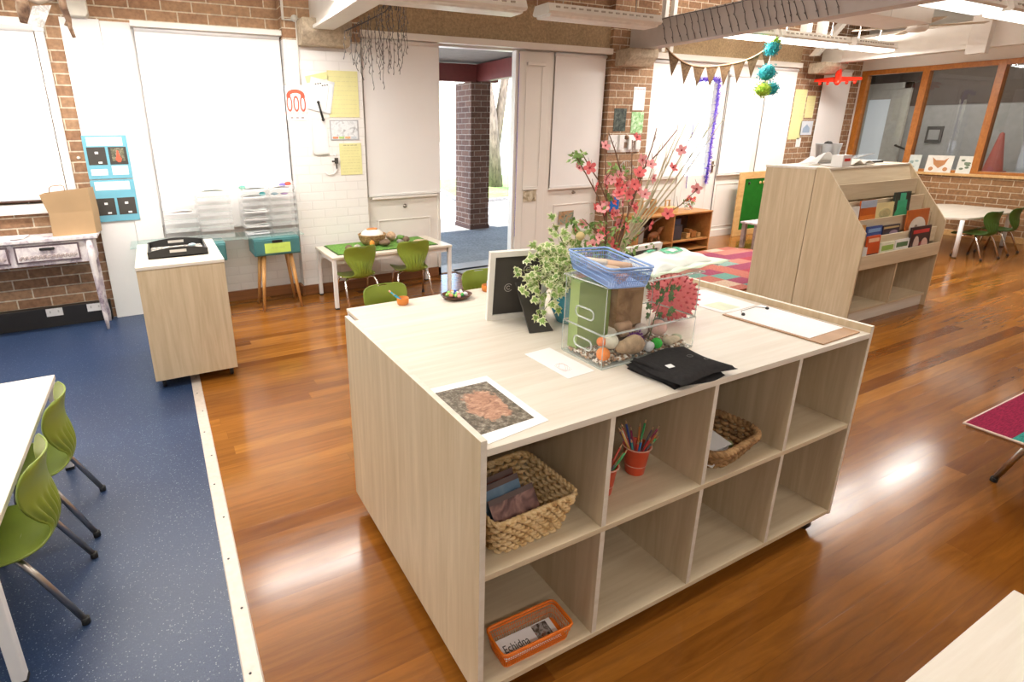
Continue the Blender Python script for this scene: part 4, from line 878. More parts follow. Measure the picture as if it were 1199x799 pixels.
sheets(.94,1.11,s4[6],(.84,.80,.80),'white craft papers at the top of the rightmost tray tower')
for (x,z,c,lab) in ((1.10,s4[6]+.035,(.75,.12,.08),'red crumpled craft piece at the top of the rightmost tray tower'),(1.05,s4[6]+.025,(.18,.14,.45),'violet craft piece beside the red one on the top tray'),(.97,s4[5]+.016,(.05,.25,.36),'dark teal craft strip in the rightmost tray tower'),(1.06,s4[5]+.014,(.25,.06,.35),'purple craft strip in the rightmost tray tower'),(.86,s3[5]+.02,(.03,.38,.42),'teal craft piece in the full tray tower'),(.69,s3[6]+.02,(.10,.45,.30),'green craft piece in the top left of the full tray tower')):
    b=MB(); b.ball((x,5.36,z+.004),.026 if 'strip' not in lab else .03,sq=(1.2,.7,.75 if 'strip' not in lab else .38),seg=10,rings=6); solo('craft_piece',b,P('craft_%d'%int(x*100+z*1000),c,.6),lab,'craft')
TEAL=P('teal_painted_drawer',(.055,.175,.18),.4)
def dstand(x0,x1,lab,leg=True):
    y0,y1=5.10,5.44; z0,z1=.525,.681
    t=thing('drawer_stand',lab,'side table',((x0+x1)/2,(y0+y1)/2,0))
    b=MB(); b.box(x0,x1,y0+.012,y1,z0,z1); part('cabinet_box',b,TEAL,t,bev=.004)
    b=MB(); b.box(x0+.01,x1-.01,y0,y0+.012,z0+.01,z1-.012); d=part('drawer',b,TEAL,t,bev=.003)
    xm=(x0+x1)/2; b=MB(); b.box(xm-.045,xm+.045,y0-.004,y0+.001,z1-.04,z1-.014); part('pull_slot',b,BLACK,d)
    b=MB(); b.box(xm-.115,xm+.115,y0-.003,y0,z0+.025,z0+.115); part('name_card',b,P('lime_card',(.52,.70,.13),.6),d)
    lines(d,y0-.003,xm-.06,xm+.06,z0+.055,z0+.085,1,P('lime_ink',(.38,.5,.15),.6))
    for x,s in ((x0+.085,-1),(x1-.085,1)):
        for y,q in ((y0+.07,-1),(y1-.07,1)):
            b=MB(); b.tube([(x,y,z0),(x+.055*s,y+.05*q,0)],[.021,.011],12); part('leg',b,LEGW,t)
dstand(.70,1.11,'teal drawer stand with splayed wooden legs and a lime card, under the fuller tray towers')
dstand(.03,.465,'teal drawer stand mostly hidden behind the mobile cupboard')

# ================================================================== things on the wall table
zt=.5005
TURF=blotch('green_turf',[(.06,.16,.02),(.12,.28,.04),(.20,.38,.07)],60,.9,(1,1,1))
b=MB(); b.box(1.42,2.44,4.93,5.40,zt,zt+.010); b.box(1.41,2.45,4.92,5.41,zt-.0003,zt+.004,1); solo('turf_mat',b,[TURF,P('turf_backing',(.03,.06,.02),.9)],'bright green artificial turf mat covering the low table by the wall','mat')
zt+=.0105
WICK=blotch('brown_wicker',[(.16,.08,.03),(.36,.21,.09),(.55,.36,.18)],35,.8,(1,1,3))
t=thing('wicker_bowl','round wicker basket heaped with white cloth on the turf mat','basket',(1.86,5.22,zt))
b=MB(False); b.lathe([(.07,0),(.11,.02),(.135,.07),(.14,.10),(.145,.105),(.135,.11),(.125,.09),(.1,.03),(.0,.02)],(0,0,0),24,caps=False); part('basket_wall',b,WICK,t)
b=MB(False); b.ball((0,0,.10),.115,sq=(1,1,.48)); part('white_heap',b,P('white_heap',(.85,.82,.76),.8),t)
b=MB(False); b.tube([(.05*math.cos(k),.03*math.sin(k),.155) for k in [2*PI*i/12 for i in range(12)]],.008,6,closed=True); part('orange_ring',b,P('orange_felt',(.80,.26,.08),.8),t)
def lump(name,c,loc,r,sq,lab,cat,rough=.7,seedn=0):
    rr=random.Random(seedn); b=MB(); 
    b.ball((loc[0],loc[1],loc[2]+r*sq[2]),r,sq=sq,seg=14,rings=9); ph=[rr.uniform(0,6) for _ in range(3)]
    cc=Vector((loc[0],loc[1],loc[2]+r*sq[2])); nv=[]
    for p in b.v:
        d=Vector(p)-cc; k=1+.10*math.sin(d.x*60/(r*20)+ph[0])+.08*math.sin(d.y*9/r*.3+ph[1])+.07*math.sin(d.z*8/r*.4+ph[2]); q=cc+d*k; q.z=max(q.z,loc[2]+.0004); nv.append(tuple(q))
    b.v=nv; return solo(name,b,c if not isinstance(c,tuple) else P('lump_%02d%02d%02d'%tuple(int(x*99) for x in c),c,rough,var=.25,sc=40),lab,cat)
BR_=(.16,.10,.06)
lump('pine_cone',BR_,(1.55,5.03,zt),.04,(1.1,1,.7),'dark pine cone at the left end of the turf mat','pine cone',seedn=1)
lump('pine_cone',BR_,(1.93,5.05,zt),.045,(1.2,1,.8),'dark pine cone in front of the wicker basket','pine cone',seedn=2)
lump('pine_cone',BR_,(2.20,5.16,zt),.038,(1.1,1,.8),'dark pine cone at the right of the turf mat near the shells','pine cone',seedn=3)
lump('stone',(.42,.38,.34),(1.66,5.10,zt),.03,(1.2,1,.6),'grey stone beside the left pine cone','stone',seedn=4)
lump('stone',(.30,.27,.24),(2.12,5.12,zt),.032,(1.2,1,.7),'dark grey stone between the basket and the right pine cone','stone',seedn=5)
lump('shell',(.75,.68,.60),(2.14,5.05,zt),.02,(1.3,1,.6),'small pale shell just in front of the dark grey stone','shell',seedn=6)
lump('shell',(.72,.62,.55),(1.62,4.99,zt),.022,(1.3,1,.6),'pale shell at the front left of the turf mat','shell',seedn=7)
lump('wood_slice',(.50,.33,.20),(2.085,5.27,zt),.055,(1,1,.9),'honey brown wood lump right of the wicker basket','wood',seedn=8)
lump('wood_slice',(.58,.44,.30),(2.33,5.10,zt),.05,(1.5,.8,.25),'flat pale wood piece at the right end of the turf mat','wood',seedn=9)
lump('wood_slice',(.45,.32,.2),(1.60,4.965,zt),.05,(1.9,.35,.2),'thin twig piece lying at the front left edge of the turf','wood',seedn=10)
lump('felt_flower',(.75,.28,.04),(1.80,5.06,zt),.035,(.8,.6,1),'orange felt piece in front of the wicker basket','felt',seedn=11)
lump('leaf_sprig',(.14,.28,.06),(2.20,5.30,zt),.045,(1.3,.8,.6),'green leafy sprig beside the wicker basket','leaves',seedn=12)
# ---- things on the table behind the island
zb=.5005
def pot(x,y,lab,pens):
    t=thing('orange_pot',lab,'pot',(x,y,zb))
    b=MB(False); b.lathe([(.030,0),(.036,.004),(.040,.02),(.040,.045),(.0375,.048),(.035,.045),(.034,.008),(0,.006)],(0,0,0),24,caps=False); part('pot_body',b,P('orange_terracotta_plastic',(.62,.20,.03),.4),t)
    for k,(dx,dy,a,c,ln,lab2,tip) in enumerate(pens):
        q=Vector((x+dx,y+dy,zb+.012)); d=Vector((math.cos(a)*.75,math.sin(a)*.75,.66)).normalized()
        tt=thing('pencil',lab2,'pencil',q)
        b=MB(); b.tube([q,q+d*ln],.005,6); part('barrel',b,P('pencil_%02d%02d%02d'%tuple(int(v*99) for v in c),c,.4),tt)
        b=MB(); b.tube([q+d*ln,q+d*(ln+.012)],[.007,.006] if tip else [.005,.001],6); part('tip',b,P('pencil_end_pink' if tip else 'pencil_wood',(.80,.42,.32) if tip else (.65,.45,.26),.5),tt)
pot(1.345,3.235,'orange pot with blue pencils at the left of the table behind the island',[(.01,0,2.9,(.05,.42,.62),.12,'blue pencil with a pink end leaning left out of the near orange pot',1),(.015,.01,3.1,(.03,.30,.50),.09,'shorter teal pencil beside the pink-ended one',0),(.0,-.01,2.6,(.06,.34,.55),.085,'third blue pencil lying low in the near orange pot',0)])
pot(2.0,3.235,'orange pot beside the back of the white picture frame',[(0,0,1.0,(.05,.30,.60),.07,'blue pencil standing in the far orange pot',0),(.01,.01,.3,(.04,.12,.30),.075,'navy pencil in the far orange pot',0)])
t=thing('bead_bowl','dark brown oval bowl full of coloured beads on the table behind the island','bowl',(1.72,3.18,zb))
b=MB(False); b.lathe([(.06,0),(.09,.012),(.105,.028),(.108,.032),(.10,.030),(.085,.016),(0,.012)],(0,0,0),28,caps=False); o=part('bowl_body',b,P('dark_brown_timber',(.09,.03,.012),.35),t); o.scale=(1.05,.85,1)
cs=[(.05,.45,.08),(.02,.06,.35),(.80,.30,.20),(.82,.80,.76),(.25,.65,.10),(.85,.45,.40),(.80,.70,.55),(.35,.60,.15),(.75,.75,.80),(.78,.38,.12)]
cn=['green','navy','coral','white','lime','pink','cream','leaf green','silver','orange']
for k in range(20):
    a=k*2.4; r=.018*math.sqrt(k)*.95; c=cs[k%10]
    b=MB(); b.ball((1.72+r*math.cos(a)*1.0,3.18+r*math.sin(a)*.82,zb+.030+R.uniform(0,.006)),.013,seg=10,rings=7); solo('bead',b,P('bead_%s'%cn[k%10].replace(' ','_'),c,.3),'%s bead in the dark oval bowl'%cn[k%10],'bead','%s beads in the dark oval bowl'%cn[k%10])

# ================================================================== right-hand background
t=thing('toy_cabinet','low honey timber open cabinet of wooden toys under the glazed door','cabinet',(6.0,5.2,0))
CX0,CX1,CY0,CY1,CZ=5.30,6.66,5.0,5.38,.54
for x in (CX0,5.93,CX1-.02):
    b=MB(); b.box(x,x+.02,CY0,CY1,0,CZ-.02); part('side_panel' if x!=5.93 else 'divider',b,OAK,t,bev=.001)
b=MB(); b.box(CX0-.005,CX1+.005,CY0-.005,CY1,CZ-.02,CZ); part('top_board',b,OAK,t,bev=.002)
b=MB(); b.box(CX0+.02,CX1-.02,CY1-.01,CY1,0,CZ-.02); part('back_panel',b,P('dark_back_board',(.10,.05,.025),.6),t)
for z in (.03,.155):
    b=MB(); b.box(CX0+.02,5.93,CY0+.005,CY1-.01,z,z+.018); b.box(5.95,CX1-.02,CY0+.005,CY1-.01,z,z+.018); part('shelf',b,OAK,t)
def blk(name,x,y,z,sx,sy,sz,c,lab,cat,bev=.01):
    b=MB(); b.box(x,x+sx,y,y+sy,z,z+sz); return solo(name,b,c,lab,cat,bev=bev)
DT=P('dark_toy_plastic',(.05,.055,.065),.4); 
blk('toy_crate',6.02,5.06,.1735,.16,.18,.20,DT,'dark grey crate in the right bay of the toy cabinet','crate',.012)
blk('toy_crate',6.03,5.08,.375,.13,.14,.09,P('dark_blue_toy',(.03,.05,.09),.4),'smaller dark crate stacked on the grey crate','crate',.01)
blk('toy_crate',5.36,5.10,.1735,.16,.2,.22,P('grey_box',(.30,.29,.27),.6),'grey box at the left of the toy cabinet','box',.01)
t=thing('wooden_horse','dark wooden rocking animal toy in the toy cabinet','toy',(5.72,5.12,.1735))
b=MB(False); b.ball((0,0,.09),.07,sq=(1.4,.6,.7)); part('body',b,P('toy_brown',(.28,.10,.03),.5),t)
b=MB(False); b.tube([(.06,0,.10),(.11,0,.17),(.17,0,.18)],[.035,.028,.015],8); part('head',b,P('toy_brown',(.28,.10,.03),.5),t)
for x in (-.06,.06):
    for y in (-.025,.025):
        b=MB(False); b.tube([(x,y,.07),(x*1.2,y,.0)],[.018,.014],8); part('leg',b,P('toy_brown',(.28,.10,.03),.5),t)
for k,(x,z,s) in enumerate(((6.30,.1735,.07),(6.40,.1735,.09),(6.52,.1735,.06),(6.35,.25,.05))):
    blk('toy_block',x,5.08,z if k<3 else .2442,s,.10,s,[PINE,OAK][k%2],['small pale','larger honey','small honey at the far end','upper pale'][k]+' wooden block in the right bay of the toy cabinet','block',.006)
zc=.5405
t=thing('wooden_trug','wooden toy trug with an upright handle on the toy cabinet top, left','toy',(5.62,5.2,zc))
b=MB(False); b.box(-.12,.12,-.07,.07,0,.012); b.box(-.12,.12,-.07,-.06,.012,.06); b.box(-.12,.12,.06,.07,.012,.06); part('tray',b,OAK,t)
b=MB(False); b.box(-.12,-.11,-.05,.05,.012,.19); b.box(.11,.12,-.05,.05,.012,.19); b.tube([(-.12,0,.17),(.12,0,.17)],.008,8); part('handle',b,PINE,t)
t=thing('wooden_box','pale wooden box with a peg handle on the toy cabinet top','box',(6.0,5.2,zc))
b=MB(False); b.box(-.13,.13,-.08,.08,0,.07); part('box_body',b,PINE,t,bev=.004)
b=MB(False); b.box(-.04,-.03,-.01,.01,.07,.16); b.box(.03,.04,-.01,.01,.07,.16); b.box(-.05,.05,-.01,.01,.15,.16); part('handle',b,PINE,t)
t=thing('flower_pot','small clear pot of red and green craft flowers, right end of the toy cabinet','flowers',(6.42,5.2,zc))
b=MB(False); b.lathe([(.05,0),(.06,.09),(.058,.09),(.048,.004),(0,.004)],(0,0,0),18,caps=False); part('pot',b,TRAYP,t)
b=MB(False); leafball(b,(0,0,.11),.08,60,.03); part('leaves',b,LEAFY,t)
b=MB(False)
for k in range(8): b.ball((R.uniform(-.07,.07),R.uniform(-.06,.06),.12+R.uniform(-.03,.05)),.018,seg=8,rings=6)
part('flower_heads',b,P('craft_red',(.70,.14,.06),.7),t)
# green chalkboard with pine frame
t=thing('green_board','green felt board in a wide pine frame leaning against the back wall','board',(8.25,5.45,0))
b=MB(); y=5.46; b.box(7.80,7.92,y,y+.03,0,.965); b.box(8.60,8.72,y,y+.03,0,.965); b.box(7.92,8.60,y,y+.03,.865,.965); b.box(7.92,8.60,y,y+.03,.0,.09); part('frame',b,PINE,t,bev=.003)
b=MB(); b.box(7.92,8.60,y+.010,y+.025,.09,.865); part('green_panel',b,P('deep_green_felt',(.015,.14,.012),.85,spec=.15),t)
for x in (8.02,8.28,8.36):
    b=MB(); b.ball((x,y,.80),.022,sq=(1,.5,1)); part('peg',b,PINE if x>8.1 else BLACK,t)
t=thing('weathered_bench','low weathered timber bench in front of the green board, mostly behind the cabinet','bench',(7.3,4.8,0))
b=MB(); b.box(7.17,7.95,4.66,4.93,.335,.36); part('seat',b,WASH,t,bev=.004)
for x in (7.19,7.86):
    for y in (4.68,4.86):
        b=MB(); b.box(x,x+.05,y,y+.05,0,.335); part('leg',b,blotch('weathered_leg',[(.20,.15,.13),(.42,.36,.33)],9,.8),t)
# cards on the window sill
for (ya,yb_,c,acc,lab) in ((4.70,4.50,(.66,.72,.68),(.30,.42,.40),'grey green card with a small plant drawing, nearest the mullion on the sill'),(4.42,4.09,(.82,.79,.72),(.50,.22,.08),'white card with a brown fox face on the window sill'),(4.03,3.86,(.76,.77,.70),(.16,.22,.14),'white card with dark green leaves, by the right mullion on the sill')):
    ym=(ya+yb_)/2; w=abs(ya-yb_); t=thing('picture_card',lab,'card',(RX-.05,ym,.9255)); t.rotation_euler=(0,.12,0)
    b=MB(False); b.box(0,.004,-w/2,w/2,0,.25); part('card',b,P('card_%d'%int(ym*100),c,.6),t)
    b=MB(False)
    if 'fox' in lab:
        b.prism([(-.10,.22),(-.05,.18),(.05,.18),(.10,.22),(.07,.12),(.0,.06),(-.07,.12)],'x',-.002,0); b.ball((-.001,.09,.05),.03,sq=(.06,1,1)); b.ball((-.001,-.09,.05),.03,sq=(.06,1,1))
    else:
        for k in range(7): b.ball((-.001,R.uniform(-w*.3,w*.3),.06+.14*R.random()),.026,sq=(.05,1,.6),seg=8,rings=6)
    part('drawing',b,P('draw_%d'%int(ym*100),acc,.6),t)
# in the far room
b=MB(); b.lathe([(.17,0),(.17,.02),(.13,.02),(.03,.62),(.0,.64)],(12.5,4.22,.86),20); solo('red_cone',b,P('dusty_red',(.32,.06,.04),.6),'tall dark red cone in the far room beyond the glass','cone')
blk('side_cupboard',12.3,3.2,0,.6,1.9,.858,P('far_cupboard',(.42,.40,.37),.5),'grey cupboard under the red cone in the far room','cupboard')
b=MB(); b.box(13.17,13.199,5.30,5.55,1.30,1.60); b.box(13.16,13.17,5.34,5.51,1.36,1.54,1); solo('far_notice',b,[DARK,GREYW],'dark framed notice beside the far room door','notice')
b=MB(); b.tube([(13.13,5.98,1.25),(13.05,5.96,1.25),(13.0,5.75,1.18),(12.98,5.55,.80)],.02,8); solo('door_closer_arm',b,DARK,'dark curved rail beside the far room door','rail')
b=MB(); b.box(13.17,13.198,3.62,3.80,1.36,1.44); solo('far_switch',b,DARK,'small dark fitting on the far room wall right of the cone','fitting')

# ================================================================== HANGING THINGS
t=thing('ducted_air_unit','big white ducted air unit hanging under the ceiling at the upper right','air conditioner',(7,3.8,2.72))
b=MB(); b.box(5.95,8.07,3.6,4.05,2.715,H-.005); part('casing',b,BEAMW,t,bev=.006)
b=MB(); b.box(6.30,6.305,3.597,3.6,2.72,3.2); b.box(7.2,7.205,3.597,3.6,2.72,3.2); part('panel_joints',b,P('panel_joint',(.55,.52,.48),.6),t)
t=thing('ceiling_fan','white ceiling fan with thin blades below the ducted air unit','fan',(8.55,3.95,2.72))
b=MB(); b.lathe([(.02,2.70),(.09,2.71),(.11,2.74),(.10,2.78),(.03,2.80)],(8.55,3.95,0),20); part('motor_hub',b,BEAMW,t)
b=MB(); b.tube([(8.55,3.95,2.79),(8.55,3.95,H)],.014,8); part('downrod',b,BEAMW,t)
for k in range(4):
    a=-.86+k*PI/2; d=Vector((math.cos(a),math.sin(a),0)); n_=Vector((-d.y,d.x,0)); c0=Vector((8.55,3.95,2.765))
    p=[c0+d*.12-n_*.04,c0+d*.12+n_*.04,c0+d*.66+n_*.06,c0+d*.66-n_*.06]
    b=MB(); b.hexa([q-Vector((0,0,.004)) for q in p],[q+Vector((0,0,.004)) for q in p]); part('blade',b,P('beige_blade',(.50,.40,.28),.5),t)
# string lights on the middle beam
t=thing('string_lights','dark string lights draped in rows down the face of the grey beam','string lights',(5.40,4.3,2.5))
b=MB(); bb=MB(); y=5.05; k=0
while y>3.15:
    pts=[(5.408-.004*math.sin(j),y-.10*j/5+R.uniform(-.01,.01),2.80-.27*j/5) for j in range(6)]; b.tube(pts,.0035,5)
    for p in pts[::2]: bb.ball((p[0]-.006,p[1],p[2]),.009,seg=8,rings=5)
    y-=R.choice((.065,.08,.10)); k+=1
b.tube([(5.408,5.06-.16*j,2.795+.006*math.sin(j)) for j in range(13)],.004,5)
part('cable',b,P('dark_cable',(.10,.09,.09),.5),t); part('bulbs',bb,P('tiny_bulbs',(.22,.20,.19),.3),t)['kind']='stuff'
# bunting
t=thing('hessian_bunting','string of brown hessian triangle flags hanging between the grey beam and a light','bunting',(6.1,4.8,2.3))
A=Vector((5.52,5.05,2.50)); B=Vector((6.62,4.42,2.60)); 
def cat(s): p=A.lerp(B,s); p.z-=.30*4*s*(1-s)*.9+.02*math.sin(s*9); return p
b=MB(); b.tube([cat(k/30) for k in range(31)],.008,6); part('cord',b,P('hessian_cord',(.36,.22,.12),.9),t)
HES=blotch('hessian_weave',[(.07,.035,.014),(.13,.07,.03),(.17,.10,.048)],50,.95)
for k in range(8):
    s0=.02+k*.121; s1=s0+.108; p,q=cat(s0),cat(min(1,s1)); mid=(p+q)/2; 
    b=MB(); d=mid+Vector((0,.0,-.235)); n_=Vector((0,.002,0)); b.add([p,q,d,p+n_,q+n_,d+n_],[(0,1,2),(5,4,3),(0,2,5,3),(1,0,3,4),(2,1,4,5)]); part('flag',b,HES,t)
# pom poms
t=thing('pompom_string','string of teal and lime paper pompoms hanging at the right end of the bunting','decoration',(6.3,4.36,2.1))
c0=[onY(904,57,4.36),onY(898,85,4.36),onY(893,105,4.36),onY(903,104,4.38),onY(908,50,4.38)]
b=MB(); b.tube([Vector((c0[0].x,4.36,H)),c0[0],c0[1],c0[2]],.004,5); part('string',b,WP,t)
TL=blotch('teal_tissue',[(.0,.14,.20),(.01,.30,.33),(.05,.45,.44)],30,.8); LM=blotch('lime_tissue',[(.13,.32,.01),(.32,.52,.03),(.45,.62,.08)],30,.8)
for c,r,mt in ((c0[0],.085,TL),(c0[1],.10,TL),(c0[2],.085,LM),(c0[3],.08,TL),(c0[4],.05,LM)):
    b=MB(); leafball(b,c,r*1.02,520,.020); b.ball(c,r*.84,seg=14,rings=10); part('pompom',b,mt,t)
# red toy plane
t=thing('toy_plane','red toy aeroplane hanging in the far right corner before the white blind','toy plane',onX(981,92,9.5)); t.rotation_euler=(0,-.42,math.radians(30))
RP=P('plane_red',(.80,.03,.01),.35); b=MB(False); 
pc=[Vector((-.20,0,0)),Vector((-.12,0,0)),Vector((.1,0,.06)),Vector((.30,0,.16))]; b.tube(pc,[.03,.05,.04,.02],12); part('fuselage',b,RP,t)
b=MB(False); b.prism([(-.10,-.30),(-.02,-.30),(.05,0),(-.02,.30),(-.10,.30),(-.14,0)],'z',.0,.012); part('wing',b,RP,t)
b=MB(False); b.prism([(.22,.12),(.33,.14),(.36,.30),(.28,.28)],'y',-.006,.006); part('tail_fin',b,RP,t)
b=MB(False); b.box(.24,.32,-.1,.1,.135,.143); part('tailplane',b,RP,t)
for y in (-.22,-.12,.12,.22):
    b=MB(False); b.tube([(-.12,y,-.03),(.0,y,-.035)],.02,10); b.tube([(-.06,y,-.03),(-.05,y,.005)],.008,6); part('engine',b,RP,t)
b=MB(False); hz=H-t.location.z; b.tube([(0,0,.05),(-.408*hz+.02,0,.913*hz)],.0015,4); part('hanging_thread',b,WP,t)
# small round downlight
b=MB(); p=onZ(1067,65,2.88); 
b=MB(); b.lathe([(.001,2.842),(.13,2.842),(.16,2.86),(.16,2.90)],(10.2,4.85,0),20); o=solo('round_downlight',b,TUBE,'small round lit downlight under the ceiling above the right windows','ceiling light')
b=MB(); b.box(9.9,RX,3.2,W,2.90,2.93); struct('ceiling_soffit',b,CEIL)
# icicle lights
t=thing('icicle_lights','bundle of dark icicle light strands hanging before the white blind beside the pier','string lights',(2.0,5.0,2.2))
b=MB(); bb=MB(); b.tube([(1.62,5.0,2.42),(1.80,5.0,2.50),(2.0,5.0,2.60),(2.12,5.0,2.72),(2.14,5.0,H)],.006,6)
for k in range(27):
    x=1.62+.023*k+R.uniform(-.01,.01); zt_=2.42+.38*max(0,(x-1.62)/.6); zb_=2.02+.13*abs(math.sin(k*1.7))+(.20 if k<3 or k>23 else 0)-.10*(k in(6,11,15)); pts=[]; z=zt_; yk=5.0+R.uniform(-.05,.05)
    while z>zb_: pts.append((x+R.uniform(-.012,.012),yk+R.uniform(-.012,.012),z)); z-=.05
    if len(pts)>1: b.tube(pts,.0026,5)
    for p in pts:
        if R.random()<.75: 
            bb.tube([p,(p[0]+R.uniform(-.02,.02),p[1],p[2]-.022)],.0045,5)
for k in range(10):
    x=1.95+.03*k; b.tube([(x,5.0,H),(x-.03+R.uniform(-.03,.03),5.0,2.9),(x-.06+R.uniform(-.04,.04),5.0,2.62)],.0035,5)
part('cable',b,P('dark_cable',(.1,.09,.09),.5),t); part('bulbs',bb,P('tiny_bulbs',(.25,.22,.2),.3),t)['kind']='stuff'
# driftwood mobile
t=thing('driftwood_mobile','hanging driftwood mobile with a pale tag at the top left corner','mobile',(-.42,3.6,2.1))
DW=blotch('driftwood',[(.10,.05,.03),(.30,.18,.11),(.42,.30,.20)],16,.8)
def tp(a,b_,y=3.6): return onY(a,b_,y)
b=MB(); b.tube([tp(24,-14),tp(27,10),tp(30,27)],[.022,.030,.022],9); part('driftwood_piece',b,DW,t)
b=MB(); b.tube([tp(70,-14),tp(74,8),tp(80,22),tp(82,32),tp(87,44)],[.016,.018,.014,.010,.008],8); b.tube([tp(80,22),tp(77,30)],.008,6); part('driftwood_piece',b,DW,t)
b=MB(); b.tube([tp(20,-6),tp(45,2),tp(66,-4),tp(90,-8)],[.010,.016,.012,.008],8); part('driftwood_piece',b,P('pale_driftwood',(.45,.36,.27),.8),t)
b=MB(); q=[tp(38,7,3.58),tp(60,6,3.58),tp(51,33,3.58),tp(32,28,3.58)]; b.hexa(q,[p+Vector((0,.003,0)) for p in q]); part('paper_tag',b,blotch('speckled_tag',[(.80,.72,.68),(.80,.76,.72),(.45,.42,.40),(.8,.74,.70)],25,.8),t)
b=MB(); b.tube([tp(45,0),Vector((tp(45,0).x,3.6,H))],.002,4); part('string',b,WP,t)
# ================================================================== ON AND IN THE ISLAND
WV=blotch('woven_seagrass',[(.34,.18,.06),(.62,.40,.17),(.74,.54,.29),(.50,.30,.11)],28,.75,detail=5)
WD=blotch('dark_woven_seagrass',[(.16,.08,.03),(.36,.20,.08),(.50,.31,.14)],30,.8,detail=5)
def rr_pt(t,w,d,r):
    """point + outward normal on a rounded rectangle, t in 0..1"""
    a,b_=w/2-r,d/2-r; segs=[2*a,PI*r/2,2*b_,PI*r/2]*2; L=sum(segs); s=(t%1)*L
    corners=[(a,-b_),(a,b_),(-a,b_),(-a,-b_)]
    for k in range(8):
        if s<=segs[k] or k==7: break
        s-=segs[k]
    side=k//2
    if k%2==0:
        if side==0: return (-a+s,-d/2),(0,-1)
        if side==1: return (w/2,-b_+s),(1,0)
        if side==2: return (a-s,d/2),(0,1)
        return (-w/2,b_-s),(-1,0)
    an=[-PI/2,0,PI/2,PI][side]+s/r; c=corners[side]
    return (c[0]+r*math.cos(an),c[1]+r*math.sin(an)),(math.cos(an),math.sin(an))
def woven(t,w0,d0,w1,d1,h,r,rows,waves,sr,mt,mi_dark=None,rim=.008,bulge=0):
    rowm=MB(False)
    for k in range(rows):
        f=(k+.5)/rows; w=w0+(w1-w0)*f+bulge*math.sin(PI*f); d=d0+(d1-d0)*f+bulge*math.sin(PI*f); z=h*f; pts=[]; n=waves*4
        for i in range(n):
            (x,y),(nx,ny)=rr_pt(i/n,w,d,r); a=sr*1.0*math.sin(2*PI*i/4+(PI if k%2 else 0)+.8); pts.append((x+nx*a,y+ny*a,z+R.uniform(-.001,.001)))
        rowm.tube(pts,[sr*R.uniform(.95,1.25) for _ in pts],6,closed=True,squash=.8)
    part('woven_wall',rowm,mt,t)
    b=MB(False); n=waves*6; pts=[]; pt2=[]
    for i in range(n):
        (x,y),(nx,ny)=rr_pt(i/n,w1,d1,r); a=rim*.45*math.sin(2*PI*i/6); z=rim*.35*math.cos(2*PI*i/6); pts.append((x+nx*a,y+ny*a,h+z)); pt2.append((x-nx*a,y-ny*a,h-z))
    b.tube(pts,rim*.62,6,closed=True); b.tube(pt2,rim*.62,6,closed=True); part('braided_rim',b,mt,t)
    b=MB(False); n=36; b.prism([rr_pt(i/n,w0-.004,d0-.004,r)[0] for i in range(n)],'z',.0,.006); part('base',b,mt,t)
# rectangular basket with picture cards
ZM=LZ+.0185
t=thing('woven_basket','rectangular woven seagrass basket holding animal picture cards in the upper left cube','basket',(.790,1.125,ZM),.03)
woven(t,.225,.185,.285,.250,.125,.03,8,30,.0068,WV,rim=.009)
cardm=[blotch('night_photo_card',[(.05,.012,.012),(.14,.04,.03),(.30,.16,.10)],18,.35),blotch('blue_photo_card',[(.07,.12,.20),(.17,.27,.38),(.30,.38,.46)],9,.35),blotch('dark_animal_photo',[(.03,.02,.025),(.16,.07,.06),(.42,.22,.18),(.05,.03,.03)],14,.35)]
for k,(dy,dx,ln,lab) in enumerate(((.062,-.035,.32,'dark red picture card at the back of the woven basket'),(.022,-.028,.5,'blue toned picture card in the middle of the woven basket'),(-.022,.0,.62,'brown animal picture card at the front of the woven basket'))):
    b=MB(False); b.box(-.082,.082,-.001,.001,0,.128 if k<2 else .115); b.box(-.082,.082,-.0012,-.001,.112 if k<2 else .1,.128 if k<2 else .115,1)
    o=solo('picture_card',b,[cardm[k],P('card_edge_%d'%k,(.14,.09,.08),.5)],lab,'card',origin=(0,0,0)); o.location=(.790+dx,1.125+dy-.045,ZM+.012); o.rotation_euler=(-ln,.0,.10)
# oval basket
t=thing('oval_basket','shallow oval braided basket with white cards in the upper third cube','basket',(1.625,1.110,ZM),.12)
woven(t,.22,.16,.305,.235,.080,.079,5,26,.0085,WD,rim=.0145)
for k,(x,y,r,lab) in enumerate(((1.575,1.08,.3,'lower white card lying in the oval basket'),(1.590,1.10,-.1,'upper white card with a tiny mark in the oval basket'))):
    b=MB(False); b.box(-.072,.072,-.05,.05,0,.0012); 
    if k: b.box(-.02,-.008,.012,.018,.0012,.0016,1)
    o=solo('white_card',b,[PAPER,BLK],lab,'card',origin=(0,0,0)); o.location=(x,y,ZM+.034+.016*k); o.rotation_euler=(.10,-.16+.05*k,r)
lump('green_sprig',(.40,.45,.20),(1.668,1.062,ZM+.03),.014,(1,1,.8),'tiny green sprig beside the white cards in the oval basket','leaves',seedn=21)
